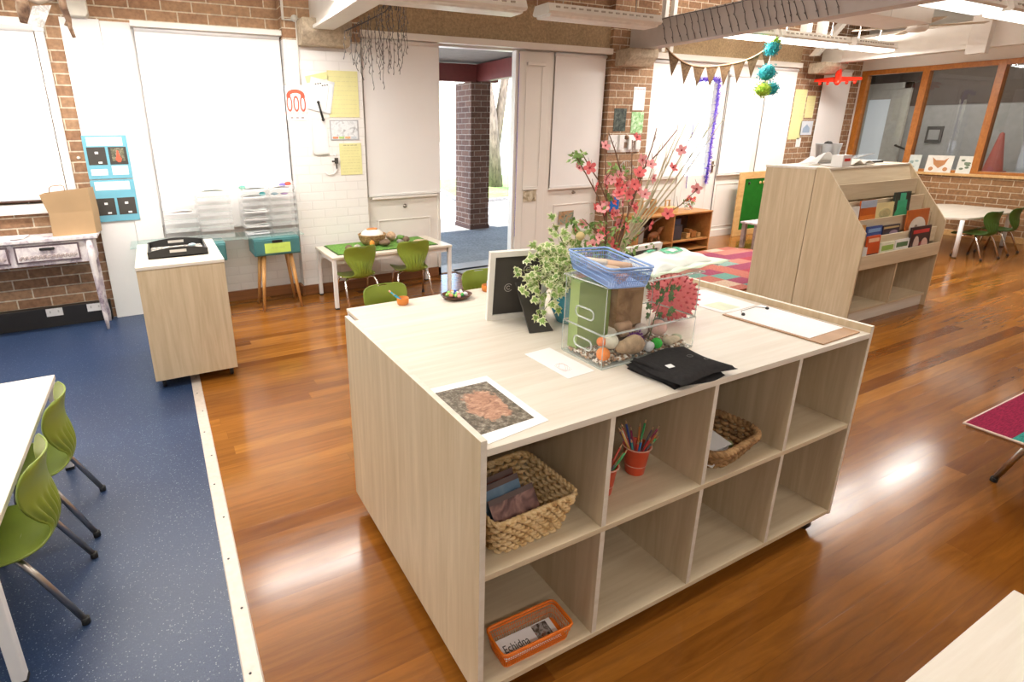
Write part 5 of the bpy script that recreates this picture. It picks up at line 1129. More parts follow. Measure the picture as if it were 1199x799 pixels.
# pencil buckets
CUP=P('orange_red_enamel',(.72,.085,.030),.35,var=.04)
PC=[((.62,.06,.04),'red'),((.03,.20,.48),'blue'),((.55,.05,.05),'crimson'),((.12,.10,.12),'black'),((.05,.38,.12),'green'),((.70,.24,.06),'orange'),((.35,.05,.12),'maroon'),((.06,.10,.35),'navy'),((.60,.10,.06),'scarlet'),((.78,.70,.55),'cream'),((.28,.12,.40),'violet'),((.75,.45,.10),'amber'),((.05,.30,.28),'teal')]
def cup(x,y,lab,n,where,seed):
    rr=random.Random(seed)
    t=thing('pencil_bucket',lab,'bucket',(x,y,ZM))
    b=MB(False); b.lathe([(.029,0),(.031,.002),(.043,.098),(.046,.101),(.0445,.104),(.0415,.100),(.030,.004),(0,.004)],(0,0,0),30,caps=False); part('bucket_body',b,CUP,t)
    b=MB(False); b.lathe([(.0355,.033),(.0365,.034),(.0362,.036),(.0358,.036)],(0,0,0),30,caps=False); b.tube([(.0462*math.cos(2*PI*k/30),.0462*math.sin(2*PI*k/30),.102) for k in range(30)],.0022,6,closed=True); part('rolled_rim',b,P('pale_rim',(.80,.45,.36),.35),t)
    for k in range(n):
        a=2*PI*k/n*1.0+rr.uniform(-.2,.2); c,cn_=PC[(k+seed)%13]
        q=Vector((x+.016*math.cos(a+PI)*rr.uniform(.2,1),y+.016*math.sin(a+PI)*rr.uniform(.2,1),ZM+.006)); e=Vector((x+.034*math.cos(a),y+.034*math.sin(a),ZM+.10)); d=(e-q).normalized(); L=rr.uniform(.130,.170)
        tt=thing('coloured_pencil','%s pencil standing in the %s'%(cn_,where),'pencil',q,0,'pencils in the %s'%where)
        b=MB(); b.tube([q,q+d*L],.0036,6); part('barrel',b,P('pencil_%s'%cn_,c,.35),tt)
        b=MB(); b.tube([q+d*L,q+d*(L+.013)],[.0036,.0012],6); part('sharpened_tip',b,P('pencil_wood2',(.62,.40,.22),.6),tt)
        b=MB(); b.tube([q+d*(L+.013),q+d*(L+.017)],[.0012,.0003],5); part('lead',b,P('pencil_%s'%cn_,c,.35),tt)
cup(1.300,1.140,'orange red pencil bucket fully visible in the upper second cube',17,'front orange bucket',3)
cup(1.124,1.108,'orange red pencil bucket half hidden by the divider in the second cube',11,'half hidden orange bucket',8)
# orange plastic basket with name card
def slotbasket(name,lab,w,d,h,taper,loc,rz,mt,cell=.0085):
    t=thing(name,lab,'basket',loc,rz)
    w0,d0=w-2*taper,d-2*taper; n=56; r=.014
    b=MB(False); P0=[rr_pt(i/n,w,d,r)[0] for i in range(n)]; b.tube([(x,y,h) for x,y in P0],.0042,8,closed=True,squash=.9); b.tube([(x,y,h-.010) for x,y in [rr_pt(i/n,w-.003,d-.003,r)[0] for i in range(n)]],.0028,6,closed=True); part('rim',b,mt,t)
    b=MB(False); per=2*(w+d); m=int(per/cell)
    for i in range(m):
        (x1,y1),_=rr_pt(i/m,w-.003,d-.003,r); (x0,y0),_=rr_pt(i/m,w0,d0,r*.8); b.tube([(x0,y0,.004),(x1,y1,h-.008)],.0009,4)
    for f in (.35,.68):
        b.tube([(x,y,.004+(h-.012)*f) for x,y in [rr_pt(i/n,w0+(w-w0)*f,d0+(d-d0)*f,r*.9)[0] for i in range(n)]],.0011,4,closed=True)
    part('slotted_wall',b,mt,t)
    b=MB(False); b.prism([rr_pt(i/n,w0,d0,r*.8)[0] for i in range(n)],'z',0,.004); part('base',b,mt,t)
    return t
ORP=P('bright_orange_plastic',(.86,.20,.015),.35,var=.03)
slotbasket('plastic_basket','bright orange slotted plastic basket with a name card in the lower left cube',.252,.105,.060,.010,(.819,1.048,.0935),-.02,ORP)
t=thing('name_card','white name card with a small animal photo lying in the orange basket','card',(.815,1.05,.104),-.02); t.rotation_euler=(.10,0,-.02)
b=MB(False); b.box(-.100,.102,-.034,.034,0,.0012); part('card',b,PAPER,t)
b=text('Echidna',.036,Matrix.Translation((-.043,-.003,.0014))@Matrix.Scale(.80,4,(1,0,0)),.0002,space=1.02); b.world=False; part('lettering',b,BLK,t)
b=MB(False); b.box(.030,.084,-.028,.030,.0012,.0016); part('animal_photo',b,blotch('small_echidna_photo',[(.03,.025,.02),(.10,.08,.06),(.42,.40,.38),(.22,.06,.03)],55,.4),t)
# ---- printed photo lying on the top
zt=ZS+.0006
q=[(.626,1.333),(.826,1.331),(.826,1.020),(.626,.996)]
t=thing('printed_photo','printed photo of a curled brown echidna lying near the front left corner','photo',(.72,1.18,zt))
b=MB(); b.prism(q[::-1],'z',zt,zt+.0008); part('paper',b,PAPER,t)
a=N('echidna_photo_print',.45); v=a.co(); gr=a.noise(v,55,5,.7); 
sp=a.n('ShaderNodeSeparateXYZ'); a.l(v,sp.inputs[0])
dx=a.math('DIVIDE',a.math('SUBTRACT',sp.outputs[0],.006),.062); dy=a.math('DIVIDE',a.math('SUBTRACT',sp.outputs[1],-.008),.088)
rad=a.math('ADD',a.math('MULTIPLY',dx,dx),a.math('MULTIPLY',dy,dy)); rad=a.math('ADD',rad,a.math('MULTIPLY',a.math('SUBTRACT',a.noise(v,22,4,.65),.5),2.4))
fur=a.ramp(a.noise(a.co((1,1.6,1)),34,6,.7,1.2),[(.3,(.13,.06,.04)),(.5,(.42,.22,.14)),(.7,(.62,.42,.30))]); bgd=a.ramp(gr,[(.3,(.03,.025,.02)),(.5,(.15,.12,.085)),(.68,(.42,.38,.31))])
mk=a.n('ShaderNodeMapRange'); a.l(rad,mk.inputs[0]); mk.inputs[1].default_value=.80; mk.inputs[2].default_value=1.0
a.col(a.mix(mk.outputs[0],fur,bgd))
b=MB(); b.prism([(.632,1.300),(.804,1.297),(.800,1.048),(.632,1.040)][::-1],'z',zt+.0008,zt+.0012); part('picture',b,a.m,t)
t=thing('drawing_paper','white paper with a faint red pencil drawing beside the acrylic tank','paper',(1.08,1.32,zt))
b=MB(); b.prism([(1.030,1.419),(1.140,1.425),(1.146,1.203),(1.034,1.196)][::-1],'z',zt,zt+.0008); part('sheet',b,PAPER,t)
b=MB()
for k in range(5): b.tube([(1.075+.02*math.cos(k+j*.9),1.27+.03*math.sin(k*1.3+j*.8),zt+.0009) for j in range(6)],.0004,4)
part('pencil_drawing',b,P('faint_red_pencil',(.80,.45,.42),.7),t)
t=thing('clipboard','brown clipboard with wire clip and blank white paper at the right of the island','clipboard',(2.11,1.18,zt),0)
b=MB(); b.prism([(1.975,1.375),(1.995,.990),(2.238,.998),(2.245,1.385)][::-1],'z',zt,zt+.004); part('board',b,P('hardboard_brown',(.42,.24,.12),.5),t,bev=.001)
b=MB(); b.prism([(1.990,1.37),(2.005,1.045),(2.228,1.052),(2.232,1.38)][::-1],'z',zt+.0042,zt+.0056); part('white_sheet',b,PAPER,t)
b=MB(); b.tube([(2.03,1.325,zt+.010),(2.06,1.352,zt+.012),(2.16,1.358,zt+.012),(2.19,1.330,zt+.010)],.0018,6); part('wire_clip',b,CHROME,t)
b=MB(); b.ball((2.03,1.322,zt+.010),.007); b.ball((2.19,1.327,zt+.010),.007); part('black_clip_tip',b,BLACK,t)
b=MB(); b.prism([(1.99,1.53),(2.00,1.39),(2.06,1.385),(2.22,1.395),(2.235,1.66),(2.13,1.70)][::-1],'z',zt,zt+.001); b.prism([(2.02,1.50),(2.03,1.41),(2.13,1.405),(2.12,1.50)][::-1],'z',zt+.001,zt+.0014,1); solo('white_paper',b,[PAPER,P('pale_green_print',(.74,.80,.62),.7)],'white sheets with a pale green print lying beyond the clipboard','paper')
# ---- folded black T-shirt
BKC=P('black_cotton',(.022,.020,.020),.9,spec=.2,var=.2,sc=80)
t=thing('folded_tshirt','folded black T-shirt with a white label lying at the front of the tank','shirt',(1.38,1.08,zt))
def slab(x0,x1,y0,y1,z0,th,amp,seed):
    def fn(u,v):
        x=x0+(x1-x0)*u; y=y0+(y1-y0)*v; e=min(u,1-u,v,1-v)*9; e=min(1,e)
        return (x+.008*math.sin(v*5+seed),y+.008*math.sin(u*6+seed*2),z0+th*math.sqrt(max(0,e))+amp*math.sin(u*7+seed)*math.sin(v*5+seed))
    b=MB(); b.grid(fn,22,18); n=len(b.v); bv=[(x,y,z0+.0003) for x,y,z in b.v]; m=len(b.f); b.add(bv,[tuple(reversed([i for i in f])) for f in b.f[:m]],0,True); return b
b=slab(1.255,1.475,.985,1.165,zt,.012,.0008,.3); part('lower_fold',b,BKC,t)
b=slab(1.248,1.48,.990,1.175,zt+.010,.013,.0012,1.4); part('middle_fold',b,BKC,t)
b=slab(1.252,1.50,.975,1.178,zt+.022,.014,.0016,2.2); part('top_fold',b,BKC,t)
b=MB(); b.tube([(1.262,1.155,zt+.034),(1.262,1.10,zt+.040),(1.275,1.04,zt+.030),(1.268,1.00,zt+.026)],[.006,.009,.007,.004],8); part('collar_roll',b,BKC,t)
b=MB(); b.hexa([(1.300,1.068,zt+.0375),(1.322,1.066,zt+.0385),(1.318,1.046,zt+.0385),(1.296,1.048,zt+.0375)],[(1.300,1.068,zt+.039),(1.322,1.066,zt+.040),(1.318,1.046,zt+.040),(1.296,1.048,zt+.039)]); part('white_label',b,PAPER,t)
b=MB()
for cx_,cy_,rr_ in ((1.43,1.085,.010),(1.455,1.045,.007)): b.tube([(cx_+rr_*math.cos(2*PI*k/16),cy_+rr_*.8*math.sin(2*PI*k/16),zt+.0378) for k in range(16)],.0009,4,closed=True)
part('printed_motif',b,P('grey_print',(.16,.15,.14),.8),t)
# ---- acrylic tank
AX0,AX1,AY0,AY1,AZ=1.165,1.578,1.195,1.390,1.145
t=thing('acrylic_tank','clear acrylic display tank full of craft pieces in the middle of the island','tank',(1.37,1.29,zt)); 
b=MB(); b.box(AX0,AX1,AY0,AY1,zt,zt+.004); part('base_plate',b,ACE,t)
def wallbox(z0,z1,g,nm):
    x0,x1,y0,y1=AX0+g,AX1-g,AY0+g,AY1-g
    for nmx,(a0,a1,b0,b1) in (('front_wall',(x0,x1,y0,y0+.003)),('back_wall',(x0,x1,y1-.003,y1)),('side_wall',(x0,x0+.003,y0+.003,y1-.003)),('side_wall',(x1-.003,x1,y0+.003,y1-.003))):
        b=MB(); b.box(a0,a1,b0,b1,z0,z1); part(nmx,b,ACR,t)
    b=MB()
    for zz in (z0,z1):
        b.tube([(x0,y0,zz),(x1,y0,zz),(x1,y1,zz),(x0,y1,zz)],.0022,6,closed=True)
    for x,y in ((x0,y0),(x1,y0),(x1,y1),(x0,y1)): b.tube([(x,y,z0),(x,y,z1)],.0018,6)
    part('polished_edge',b,ACE,t)
wallbox(zt+.004,zt+.112,.0,'lower'); wallbox(zt+.114,AZ-zt+zt-.004,.002,'upper')
b=MB(); b.box(AX0-.004,AX1+.008,AY0-.006,AY1+.004,AZ-.003,AZ+.001); part('lid',b,ACR,t)
b=MB(); b.tube([(AX0-.004,AY0-.006,AZ-.001),(AX1+.008,AY0-.006,AZ-.001),(AX1+.008,AY1+.004,AZ-.001),(AX0-.004,AY1+.004,AZ-.001)],.003,6,closed=True); part('lid_edge',b,ACE,t)
for z in (zt+.062,zt+.165):
    b=MB(); pts=[]; 
    for i in range(24):
        (yy,zz),_=rr_pt(i/24,.085,.034,.016); pts.append((AX0-.001,AY0+.092+yy,z+zz))
    b.tube(pts,.0035,6,closed=True); part('handle_slot',b,ACE,t)
# contents of the tank
ti=zt+.0046
GRV=blotch('mixed_gravel',[(.30,.18,.10),(.70,.62,.52),(.85,.80,.74),(.50,.30,.18),(.22,.15,.10)],120,.8,kind='VOR')
def gb(name,x0,x1,y0,y1,n,lab):
    b=MB(); rr=random.Random(5)
    for _ in range(n):
        r=rr.uniform(.004,.009); b.ball((rr.uniform(x0,x1),rr.uniform(y0,y1),ti+r*.7+rr.uniform(0,.008)),r,sq=(rr.uniform(.8,1.3),1,.75),seg=7,rings=5)
    return solo(name,b,GRV,lab,'gravel',kind='stuff')
gb('gravel',AX0+.012,AX1-.012,AY0+.012,AY1-.012,900,'mixed shells and gravel covering the bottom of the tank')
tb=ti+.013
t2=solo('green_card_box',MB().box(1.180,1.318,1.335,1.380,tb,AZ-.02),P('olive_green_card',(.27,.37,.10),.6),'upright olive green card box at the left inside the tank','box')
solo('brown_card_box',MB().box(1.33,1.45,1.315,1.375,tb+.055,AZ-.02),blotch('crumpled_brown_card',[(.22,.11,.04),(.42,.24,.11),(.50,.32,.17)],12,.7),'brown cardboard piece behind the ivy sprigs in the tank','cardboard')
b=MB(); b.tube([(1.325,1.30,tb+.066),(1.375,1.296,tb+.068)],.016,12); b.tube([(1.338,1.292,tb+.043),(1.40,1.29,tb+.045)],.012,12); solo('cardboard_roll',b,P('pink_brown_card',(.62,.38,.24),.7),'small brown cardboard rolls in the middle of the tank','cardboard')
def ball(x,y,r,c,lab,cat='ball',rough=.5,z=None,spec=.5):
    b=MB(); b.ball((x,y,(tb if z is None else z)+r),r,seg=20,rings=14); return solo('craft_ball',b,P('ball_%d_%d'%(int(x*1000),int(y*1000)),c,rough,spec=spec,var=.12,sc=60),lab,cat)
ball(1.195,1.222,.022,(.85,.26,.06),'orange pompom ball at the front left corner of the tank',rough=.95)
ball(1.222,1.262,.016,(.85,.22,.05),'small orange ball behind the cream one in the tank',z=tb+.030,rough=.9)
ball(1.250,1.250,.026,(.78,.74,.60),'cream ball in the left front of the tank',z=tb+.020,rough=.6)
ball(1.292,1.238,.010,(.72,.76,.50),'tiny pale green ball beside the cream ball')
ball(1.472,1.255,.028,(.80,.48,.42),'pink speckled ball at the right of the tank',z=tb+.026,rough=.8)
ball(1.412,1.275,.022,(.72,.62,.58),'pale pink ball behind the purple pompom in the tank',z=tb+.03,rough=.7)
ball(1.505,1.285,.020,(.20,.19,.20),'dark grey ball behind the pink speckled ball in the tank',z=tb+.038)
ball(1.425,1.215,.019,(.03,.52,.04),'glossy bright green ball at the front of the tank',rough=.12)
def pompom(x,y,z,r,mt,lab):
    b=MB(); b.ball((x,y,z),r*.6,seg=10,rings=8); leafball(b,(x,y,z),r,220,.008); return solo('pompom',b,mt,lab,'pompom')
pompom(1.352,1.240,tb+.045,.026,blotch('purple_pom',[(.12,.01,.16),(.25,.03,.34)],40,.9),'purple pompom in the middle of the tank')
lump('wood_piece',(.52,.36,.22),(1.315,1.222,tb),.042,(1.35,.6,.75),'carved light brown wood piece at the front of the tank','wood',seedn=31)
lump('wood_piece',(.15,.08,.04),(1.42,1.31,tb),.04,(1.7,.7,.7),'dark brown bark piece at the back of the tank','wood',seedn=32)
lump('shell',(.60,.50,.36),(1.50,1.225,tb),.026,(1.6,.8,.55),'tan shell at the right front of the tank','shell',seedn=33)
lump('shell',(.52,.55,.38),(1.545,1.235,tb),.018,(1.1,1,.7),'greenish shell in the right corner of the tank','shell',seedn=34)
lump('paper_ball',(.80,.80,.82),(1.385,1.207,tb),.020,(1.1,.6,.9),'crumpled white paper ball beside the green ball in the tank','paper',seedn=35)
# leaves
def ivyleaf(b,p,d,n_,s,mo=0,mi_=1):
    """five lobed leaf: cream rim shape with a smaller green one just above; d = leaf axis, n_ = normal"""
    d=d.normalized(); w=d.cross(n_).normalized(); n_=w.cross(d).normalized()
    sh=[(0,0),(.30,-.10),(.52,.20),(.28,.34),(.46,.72),(.16,.62),(0,1.05),(-.16,.62),(-.46,.72),(-.28,.34),(-.52,.20),(-.30,-.10)]
    for sc,off,mi in ((1,0,mo),(.68,.0012,mi_)):
        cx,cy=0,.36; vs=[p+n_*off+d*s*.36+ n_*s*.05]
        for x,y in sh: 
            X=(x-cx)*sc+cx; Y=(y-cy)*sc+cy; vs.append(p+w*X*s+d*Y*s+n_*(off-.10*s*abs(X)))
        b.add(vs,[(0,i,i+1) for i in range(1,12)]+[(0,12,1)],mi)
IVC=P('ivy_cream_margin',(.74,.76,.46),.5); IVG=blotch('ivy_green_centre',[(.12,.25,.04),(.24,.38,.08),(.36,.48,.14)],40,.5); IVD=P('ivy_dark_green',(.06,.16,.035),.5)
b=MB(); 
for k in range(16):
    p=Vector((R.uniform(1.36,1.50),R.uniform(1.205,1.235),R.uniform(1.00,1.12))); ivyleaf(b,p,Vector((R.gauss(0,1),-.2,R.gauss(0,1))),Vector((R.gauss(0,.3),-1,.2)),R.uniform(.022,.032),1,1)
b.tube([(1.40,1.23,tb+.03),(1.42,1.225,1.02),(1.44,1.22,1.08),(1.47,1.22,1.125)],.0015,5,mi=1); b.tube([(1.44,1.22,1.08),(1.38,1.22,1.115)],.0015,5,mi=1)
solo('ivy_sprig',b,[IVC,IVD],'dark green ivy sprigs against the front wall inside the tank','ivy')
# pink spiky ball behind the tank
t=thing('spiky_ball','big pink spiky sensory ball resting on the island behind the tank','ball',(1.745,1.435,zt)); r=.088
PK=P('coral_pink_rubber',(.80,.13,.15),.45,var=.04); b=MB(False); b.ball((0,0,r+.010),r,seg=32,rings=22); part('ball_body',b,PK,t)
b=MB(False); n=170
for k in range(n):
    z=1-2*(k+.5)/n; a=k*2.39996; q=Vector((math.sqrt(1-z*z)*math.cos(a),math.sqrt(1-z*z)*math.sin(a),z)); c=Vector((0,0,r+.010)); b.tube([c+q*(r-.004),c+q*(r+.012)],[.0058,.0022],6)
part('rubber_spikes',b,P('deep_pink_rubber',(.68,.06,.09),.5),t)
# blue basket on the tank lid
zl=AZ+.0036
slotbasket('plastic_basket','pale blue slotted plastic basket with wooden sticks on top of the tank',.30,.145,.062,.012,(1.245,1.285,zl),1.30,P('pale_blue_basket_plastic',(.26,.40,.72),.35,var=.03),.007)
for k,(x0,y0,x1,y1,r,lab) in enumerate(((1.235,1.36,1.255,1.25,.013,'pale wooden stick lying flat in the blue basket'),(1.275,1.35,1.285,1.23,.012,'thicker pale wooden stick leaning on the rim of the blue basket'),(1.21,1.37,1.22,1.27,.010,'cream stick at the back of the blue basket'))):
    b=MB(); b.tube([(x0,y0,zl+.020+.012*k),(x1,y1,zl+.026+.013*k)],r,10); solo('wooden_stick',b,P('peeled_wood_%d'%k,((.72,.55,.40),(.66,.44,.30),(.80,.70,.56))[k],.6),lab,'stick')
b=MB(); leafball(b,(1.21,1.19,zl+.024),.022,50,.012); solo('shell_bits',b,P('pinkish_bits',(.62,.40,.36),.7),'pinkish brown scraps in the near right end of the blue basket','scraps')
# plastic bag on the lid
def bagfn(u,v):
    x=1.37+.37*u+.03*v; y=1.205+.20*v+.05*math.sin(u*2); e=min(1,min(u,1-u,v,1-v)*8)
    z=zl+.004+.010*e*(.8+.6*math.sin(9*u+4*v)*math.cos(7*v-2*u))+.010*math.sin(PI*u)*math.sin(PI*v)+.006*e*abs(math.sin(13*u+9*v))
    if u>.9: z-=.02*(u-.9)*10
    return (x,y,z)
t=thing('plastic_bag','white plastic bag with green printing draped over the tank lid','bag',(1.60,1.32,zl))
BAG=P('white_polythene',(.82,.86,.80),.35,var=.04,sc=20)
b=MB(); b.grid(bagfn,34,20); part('bag_sheet',b,BAG,t,solid=.0016)
b=MB(); b.grid(lambda u,v:(1.36+.40*u,1.195+.18*v+.03*u,zl+.0015+.006*abs(math.sin(u*11+v*3))),24,8); part('lower_layer',b,P('pale_green_polythene',(.66,.78,.60),.4),t,solid=.0012)
GRN=P('bag_green_print',(.03,.42,.20),.5)
def strip(u0,u1,v0,v1,n=6): 
    b=MB(); b.grid(lambda u,v:tuple(Vector(bagfn(u0+(u1-u0)*u,v0+(v1-v0)*v))+Vector((0,0,.0042))),n,n); return b
for u0,u1,v0,v1 in ((.42,.56,.80,.95),(.58,.66,.50,.86),(.66,.78,.50,.56),(.66,.78,.80,.86),(.78,.82,.50,.86)): part('green_print',strip(u0,u1,v0,v1),GRN,t)
# ---- picture frames seen from behind
FRW=P('white_frame_wood',(.82,.78,.73),.4)
def backframe(A_,B_,hgt,back,lab,leg=True):
    A_,B_=Vector(A_),Vector(B_); ux=(B_-A_).normalized(); W_=(B_-A_).length; out=Vector((ux.y,-ux.x,0)); 
    if out.y>0: out=-out
    up=(Vector((0,0,1))*math.cos(back)+out*math.sin(back)).normalized(); nn=up.cross(ux).normalized()
    if nn.y>0: nn=-nn
    t=thing('framed_print',lab,'picture frame',(A_+B_)/2); 
    def bx(u0,u1,v0,v1,d0,d1):
        b=MB(); c=lambda u,v,d:A_+ux*u+up*v+nn*d
        return b.hexa([c(u0,v0,d0),c(u1,v0,d0),c(u1,v1,d0),c(u0,v1,d0)],[c(u0,v0,d1),c(u1,v0,d1),c(u1,v1,d1),c(u0,v1,d1)])
    e=.022
    for a in ((0,W_,0,e),(0,W_,hgt-e,hgt),(0,e,e,hgt-e),(W_-e,W_,e,hgt-e)): part('frame_rail',bx(*a,-.012,.010),FRW,t,bev=.001)
    part('backing_board',bx(e,W_-e,e,hgt-e,-.002,.002),DARK,t)
    part('picture_glass',bx(e,W_-e,e,hgt-e,-.010,-.008),PAPER,t)
    return t,A_,ux,up,nn,W_
t,A_,ux,up,nn,W_=backframe((1.100,1.785,ZS),(1.345,1.735,ZS),.288,.12,'large white picture frame seen from behind, its dark back and strut showing')
top=A_+ux*.125+up*.155+nn*.004; ba=Vector((1.205,1.570,ZS)); sd=Vector((ux.x,ux.y,0))*.037; tk=Vector((0,-.006,.002))
b=MB(); b.hexa([top-sd*.45,top+sd*.45,ba+sd*1.45,ba-sd*1.15],[top-sd*.45+tk,top+sd*.45+tk,ba+sd*1.45+tk,ba-sd*1.15+tk]); part('easel_strut',b,DARK,t)
b=MB()
for (u,v,r0,r1) in ((.085,.135,.016,.013),(.165,.205,.020,.016)):
    c=A_+ux*u+up*v+nn*.0035
    for r_ in (r0,r1*.55): b.tube([c+ux*r_*math.cos(.7+5.0*k/20)+up*r_*math.sin(.7+5.0*k/20) for k in range(21)],.0011,5)
part('stamped_hanger_rings',b,P('pale_metal_ring',(.62,.58,.54),.4,.5),t)
b=MB(); c=A_+ux*.17+up*.07+nn*.045; b.ball(c,.011,sq=(1.1,.6,1)); part('strut_stay_knob',b,P('cream_knob',(.66,.56,.48),.6),t)
t2,*_=backframe((1.72,1.80,ZS),(2.06,1.83,ZS),.225,.14,'second white picture frame behind the plastic bag, only its top edge visible')
# ---- ivy in teal pot
t=thing('potted_ivy','variegated ivy spilling from a teal pot between the picture frame and the tank','plant',(1.39,1.62,ZS))
TP=P('glazed_teal_pot',(.03,.22,.30),.2)
b=MB(False); b.lathe([(.050,0),(.055,.003),(.075,.05),(.080,.10),(.072,.145),(.066,.150),(.062,.140),(.06,.02),(0,.02)],(0,0,0),28,caps=False); part('pot',b,TP,t)
b=MB(False); b.lathe([(.0,.128),(.063,.128),(.063,.12)],(0,0,0),20,caps=False); part('soil',b,P('potting_soil',(.05,.03,.02),.95),t)
leaf=MB(); stem=MB(); c0=Vector((1.39,1.62,ZS+.135))
targets=[onY(a,b_,y) for a,b_,y in ((612,340,1.56),(628,352,1.54),(645,360,1.52),(625,318,1.58),(615,300,1.62),(640,285,1.64),(655,275,1.66),(605,318,1.55),(660,300,1.60),(672,285,1.68),(650,325,1.52),(632,372,1.53),(685,270,1.70),(640,340,1.50),(618,330,1.60),(663,318,1.50),(675,265,1.72),(632,300,1.62),(655,345,1.50),(648,262,1.68),(628,290,1.6),(668,306,1.56),(640,312,1.56),(648,295,1.58))]
for T in targets:
    mid=(c0+T)/2+Vector((0,0,.05)); pts=[c0,c0.lerp(mid,.6),mid,mid.lerp(T,.6),T]; stem.tube(pts,.0016,5)
    for k in range(11):
        s=.25+.75*k/10; i=min(3,int(s*4)); p=pts[i].lerp(pts[i+1],s*4-i) if i<4 else T
        p=p+Vector((R.gauss(0,.012),R.gauss(0,.012),R.gauss(0,.012))); ivyleaf(leaf,p,Vector((R.gauss(0,1),R.gauss(-.3,.8),R.gauss(-.3,.7))),Vector((R.gauss(-.3,.4),-1,R.uniform(.2,1.2))),R.uniform(.026,.040))
part('stems',stem,P('ivy_stem',(.20,.22,.08),.7),t); part('foliage',leaf,[IVC,IVG],t)
# ---- blossom arrangement
FLP=[(1.529,1.54),(1.423,1.461),(1.461,1.462),(1.483,1.395),(1.679,1.569),(1.769,1.479),(1.757,1.466),(1.934,1.515),(1.885,1.448),(1.833,1.405),(2.099,1.35),(2.064,1.304),(2.004,1.282),(1.915,1.255),(1.811,1.217),(1.559,1.414),(1.625,1.421),(1.687,1.429),(1.61,1.392),(1.665,1.386),(1.712,1.384),(1.749,1.348),(1.595,1.366),(1.557,1.309),(1.54,1.303),(1.573,1.281),(1.712,1.305),(1.685,1.3),(1.609,1.325),(1.632,1.276),(1.585,1.204),(1.515,1.193),(1.482,1.169),(1.471,1.248),(1.435,1.221),(1.648,1.22),(1.641,1.157),(1.624,1.144),(1.665,1.232),(1.566,1.388),(1.65,1.363)]
BRP=[[(1.639,1.136),(1.577,1.239),(1.527,1.344),(1.464,1.425),(1.404,1.499)],[(1.639,1.136),(1.572,1.334),(1.525,1.409),(1.473,1.463),(1.431,1.514)],[(1.639,1.136),(1.582,1.239),(1.559,1.414),(1.533,1.58)],[(1.658,1.134),(1.665,1.274),(1.632,1.437),(1.587,1.523),(1.546,1.586)],[(1.667,1.133),(1.698,1.271),(1.704,1.408),(1.694,1.559)],[(1.666,1.14),(1.71,1.326),(1.738,1.433),(1.767,1.532),(1.775,1.603)],[(1.675,1.146),(1.733,1.433),(1.826,1.517),(1.901,1.596)],[(1.714,1.142),(1.84,1.218),(2.004,1.286),(2.109,1.353)],[(1.639,1.136),(1.541,1.201),(1.448,1.27)]]
STP=[[(1.702,1.129),(1.978,1.589)],[(1.707,1.129),(1.906,1.535)],[(1.716,1.128),(2.034,1.561)],[(1.721,1.127),(2.256,1.644)],[(1.726,1.127),(2.268,1.693)],[(1.716,1.128),(2.066,1.616)],[(1.711,1.128),(2.121,1.664)],[(1.707,1.129),(1.881,1.439)]]
t=thing('blossom_vase','dark vase of pink blossom branches, greenery and pale twigs behind the tank','flowers',(1.62,1.66,ZS))
b=MB(False); b.lathe([(.045,0),(.05,.003),(.068,.06),(.060,.14),(.042,.20),(.046,.225),(.042,.225),(.038,.20),(.05,.10),(0,.02)],(0,0,0),26,caps=False); part('vase',b,P('dark_bronze_vase',(.05,.035,.025),.35),t)
vb=Vector((1.62,1.66,ZS+.03)); vn=Vector((1.62,1.66,ZS+.215)); BRC=P('brown_twig',(.16,.075,.04),.7)
for k,pl in enumerate(BRP):
    dy=R.uniform(-.05,.05); b=MB(); pts=[vb,vn+Vector(((k-4)*.006,R.uniform(-.02,.02),0))]+[Vector((x,1.66+dy*i/len(pl),z)) for i,(x,z) in enumerate(pl)][(0 if k==7 else 1):]; n=len(pts); b.tube(pts,[.0036-.002*i/n for i in range(n)],6)
    for i in range(3,n):
        for _ in range(2):
            p=pts[i-1].lerp(pts[i],R.random()); b.tube([p,p+Vector((R.uniform(-.03,.03),R.uniform(-.02,.02),R.uniform(.01,.05)))],[.0014,.0008],4)
    part('branch',b,BRC,t)
STK=P('pale_bleached_twig',(.50,.44,.29),.8)
for k,(a,c) in enumerate(STP):
    b=MB(); p0=vn+Vector((.02,0,0)); e=Vector((c[0],1.70+.02*(k%3),c[1])); m1=Vector((a[0],1.68,a[1])).lerp(e,.5)+Vector((0,R.uniform(-.01,.01),-.02)); b.tube([vb,p0,m1,e],[.0045,.0042,.0032,.0012],6)
    for j in range(4):
        s=.45+.13*j; q=m1.lerp(e,s-.3); b.tube([q,q+(e-m1)*.28+Vector((R.uniform(-.03,.03),R.uniform(-.02,.02),R.uniform(-.02,.04)))],[.0018,.0006],4)
    part('pale_twig',b,STK,t)
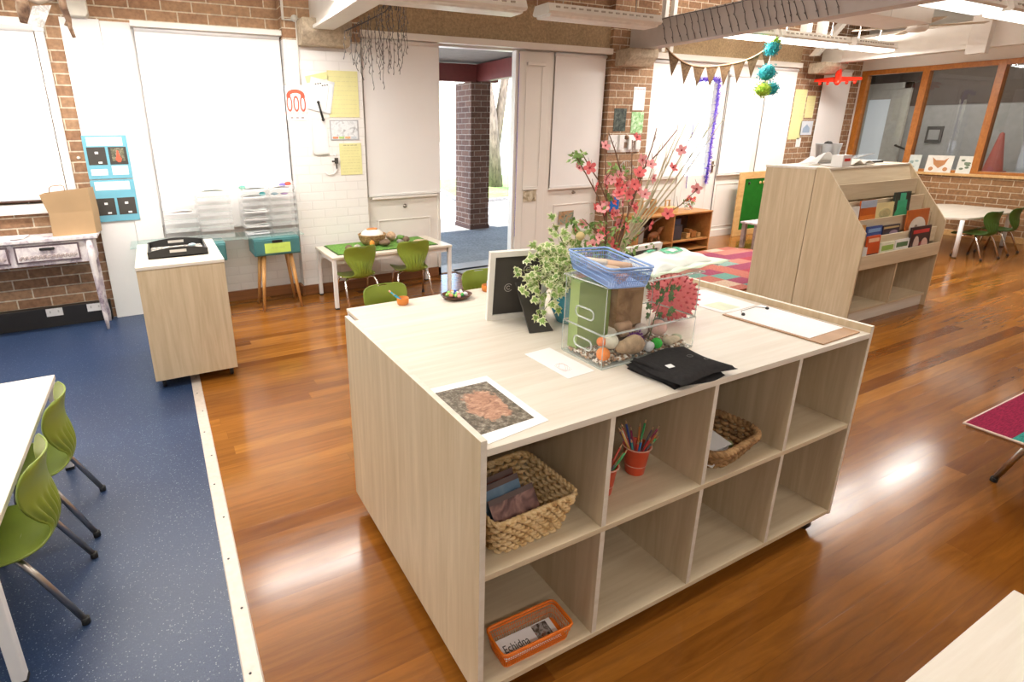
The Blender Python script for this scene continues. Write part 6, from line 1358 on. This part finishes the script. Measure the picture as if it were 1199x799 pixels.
# blossoms: five petals each
PKA=P('coral_petal',(.85,.17,.17),.6,var=.1,sc=60); PKB=P('pink_petal',(.90,.38,.38),.6,var=.1,sc=60); CEN=P('blossom_centre',(.42,.03,.05),.6)
def petalmesh(nm,mt):
    b=MB(False)
    for j in range(5):
        a=2*PI*j/5; d=Vector((math.cos(a),math.sin(a),0)); w=Vector((-d.y,d.x,0)); b.add([Vector((0,0,0)),d*.55-w*.38+Vector((0,0,.10)),d*.95-w*.25+Vector((0,0,.28)),d*1.05+Vector((0,0,.22)),d*.95+w*.25+Vector((0,0,.28)),d*.55+w*.38+Vector((0,0,.10))],[(0,1,2,3),(0,3,4,5)],0,True)
    b.ball((0,0,.10),.16,1,seg=8,rings=6); 
    for j in range(6): b.tube([(0,0,.1),(.25*math.cos(j),.25*math.sin(j),.42)],.02,3,mi=1)
    return b.mesh(nm,[mt,CEN])
pmA,pmB=petalmesh('blossom',PKA),petalmesh('blossom',PKB)
root=Vector(t.location)
def bloom(x,y,z,s,nm='blossom'):
    o=bpy.data.objects.new(nm,R.choice((pmA,pmB))); C.objects.link(o); o.parent=t; o.location=Vector((x,y,z))-root; o.scale=(s,s,s)
    o.rotation_euler=(R.uniform(.6,1.8),R.uniform(-.6,.6),R.uniform(-1.2,.6))
for x,z in FLP:
    for q in range(2 if (1.5<x<1.76 and 1.2<z<1.45) else 1):
        bloom(x+R.uniform(-.012,.012)*q,1.655+R.uniform(-.04,.03),z+R.uniform(-.014,.014)*q,R.uniform(.019,.027))
b=MB()
for k in range(300):
    x=R.gauss(1.56,.08); z=R.gauss(1.14,.055); 
    if z<1.05: z=1.05+R.random()*.06
    p=Vector((x,1.66+R.uniform(-.07,.05),z)); d=Vector((R.gauss(0,1),R.gauss(0,.5),R.gauss(.4,1))).normalized(); w=d.cross(Vector((R.gauss(0,1),R.gauss(0,1),R.gauss(0,1)))).normalized(); s=R.uniform(.018,.034)
    b.add([p,p+d*s*.5+w*s*.22,p+d*s,p+d*s*.5-w*s*.22],[(0,1,2,3)])
for x,z in ((1.42,1.51),(1.43,1.49),(1.405,1.50),(1.60,1.46),(1.66,1.44),(1.58,1.35),(1.45,1.20),(1.50,1.24),(1.41,1.26),(1.44,1.24),(1.62,1.43),(1.74,1.24)):
    leafball(b,(x,1.66,z),.02,12,.02)
part('small_leaves',b,blotch('fresh_green_leaf',[(.10,.22,.04),(.24,.38,.10),(.38,.50,.18)],30,.6),t)
b=MB(); b.ball((1.425,1.63,1.208),.017); part('yellow_bud',b,P('cream_yellow_bud',(.72,.55,.26),.6),t)
EXPO=-1.12

sc=bpy.context.scene
sc.view_settings.view_transform='Standard'; sc.view_settings.look='None'; sc.view_settings.gamma=1; sc.view_settings.exposure=EXPO; sc.view_settings.use_curve_mapping=False
sc.cycles.transparent_max_bounces=40
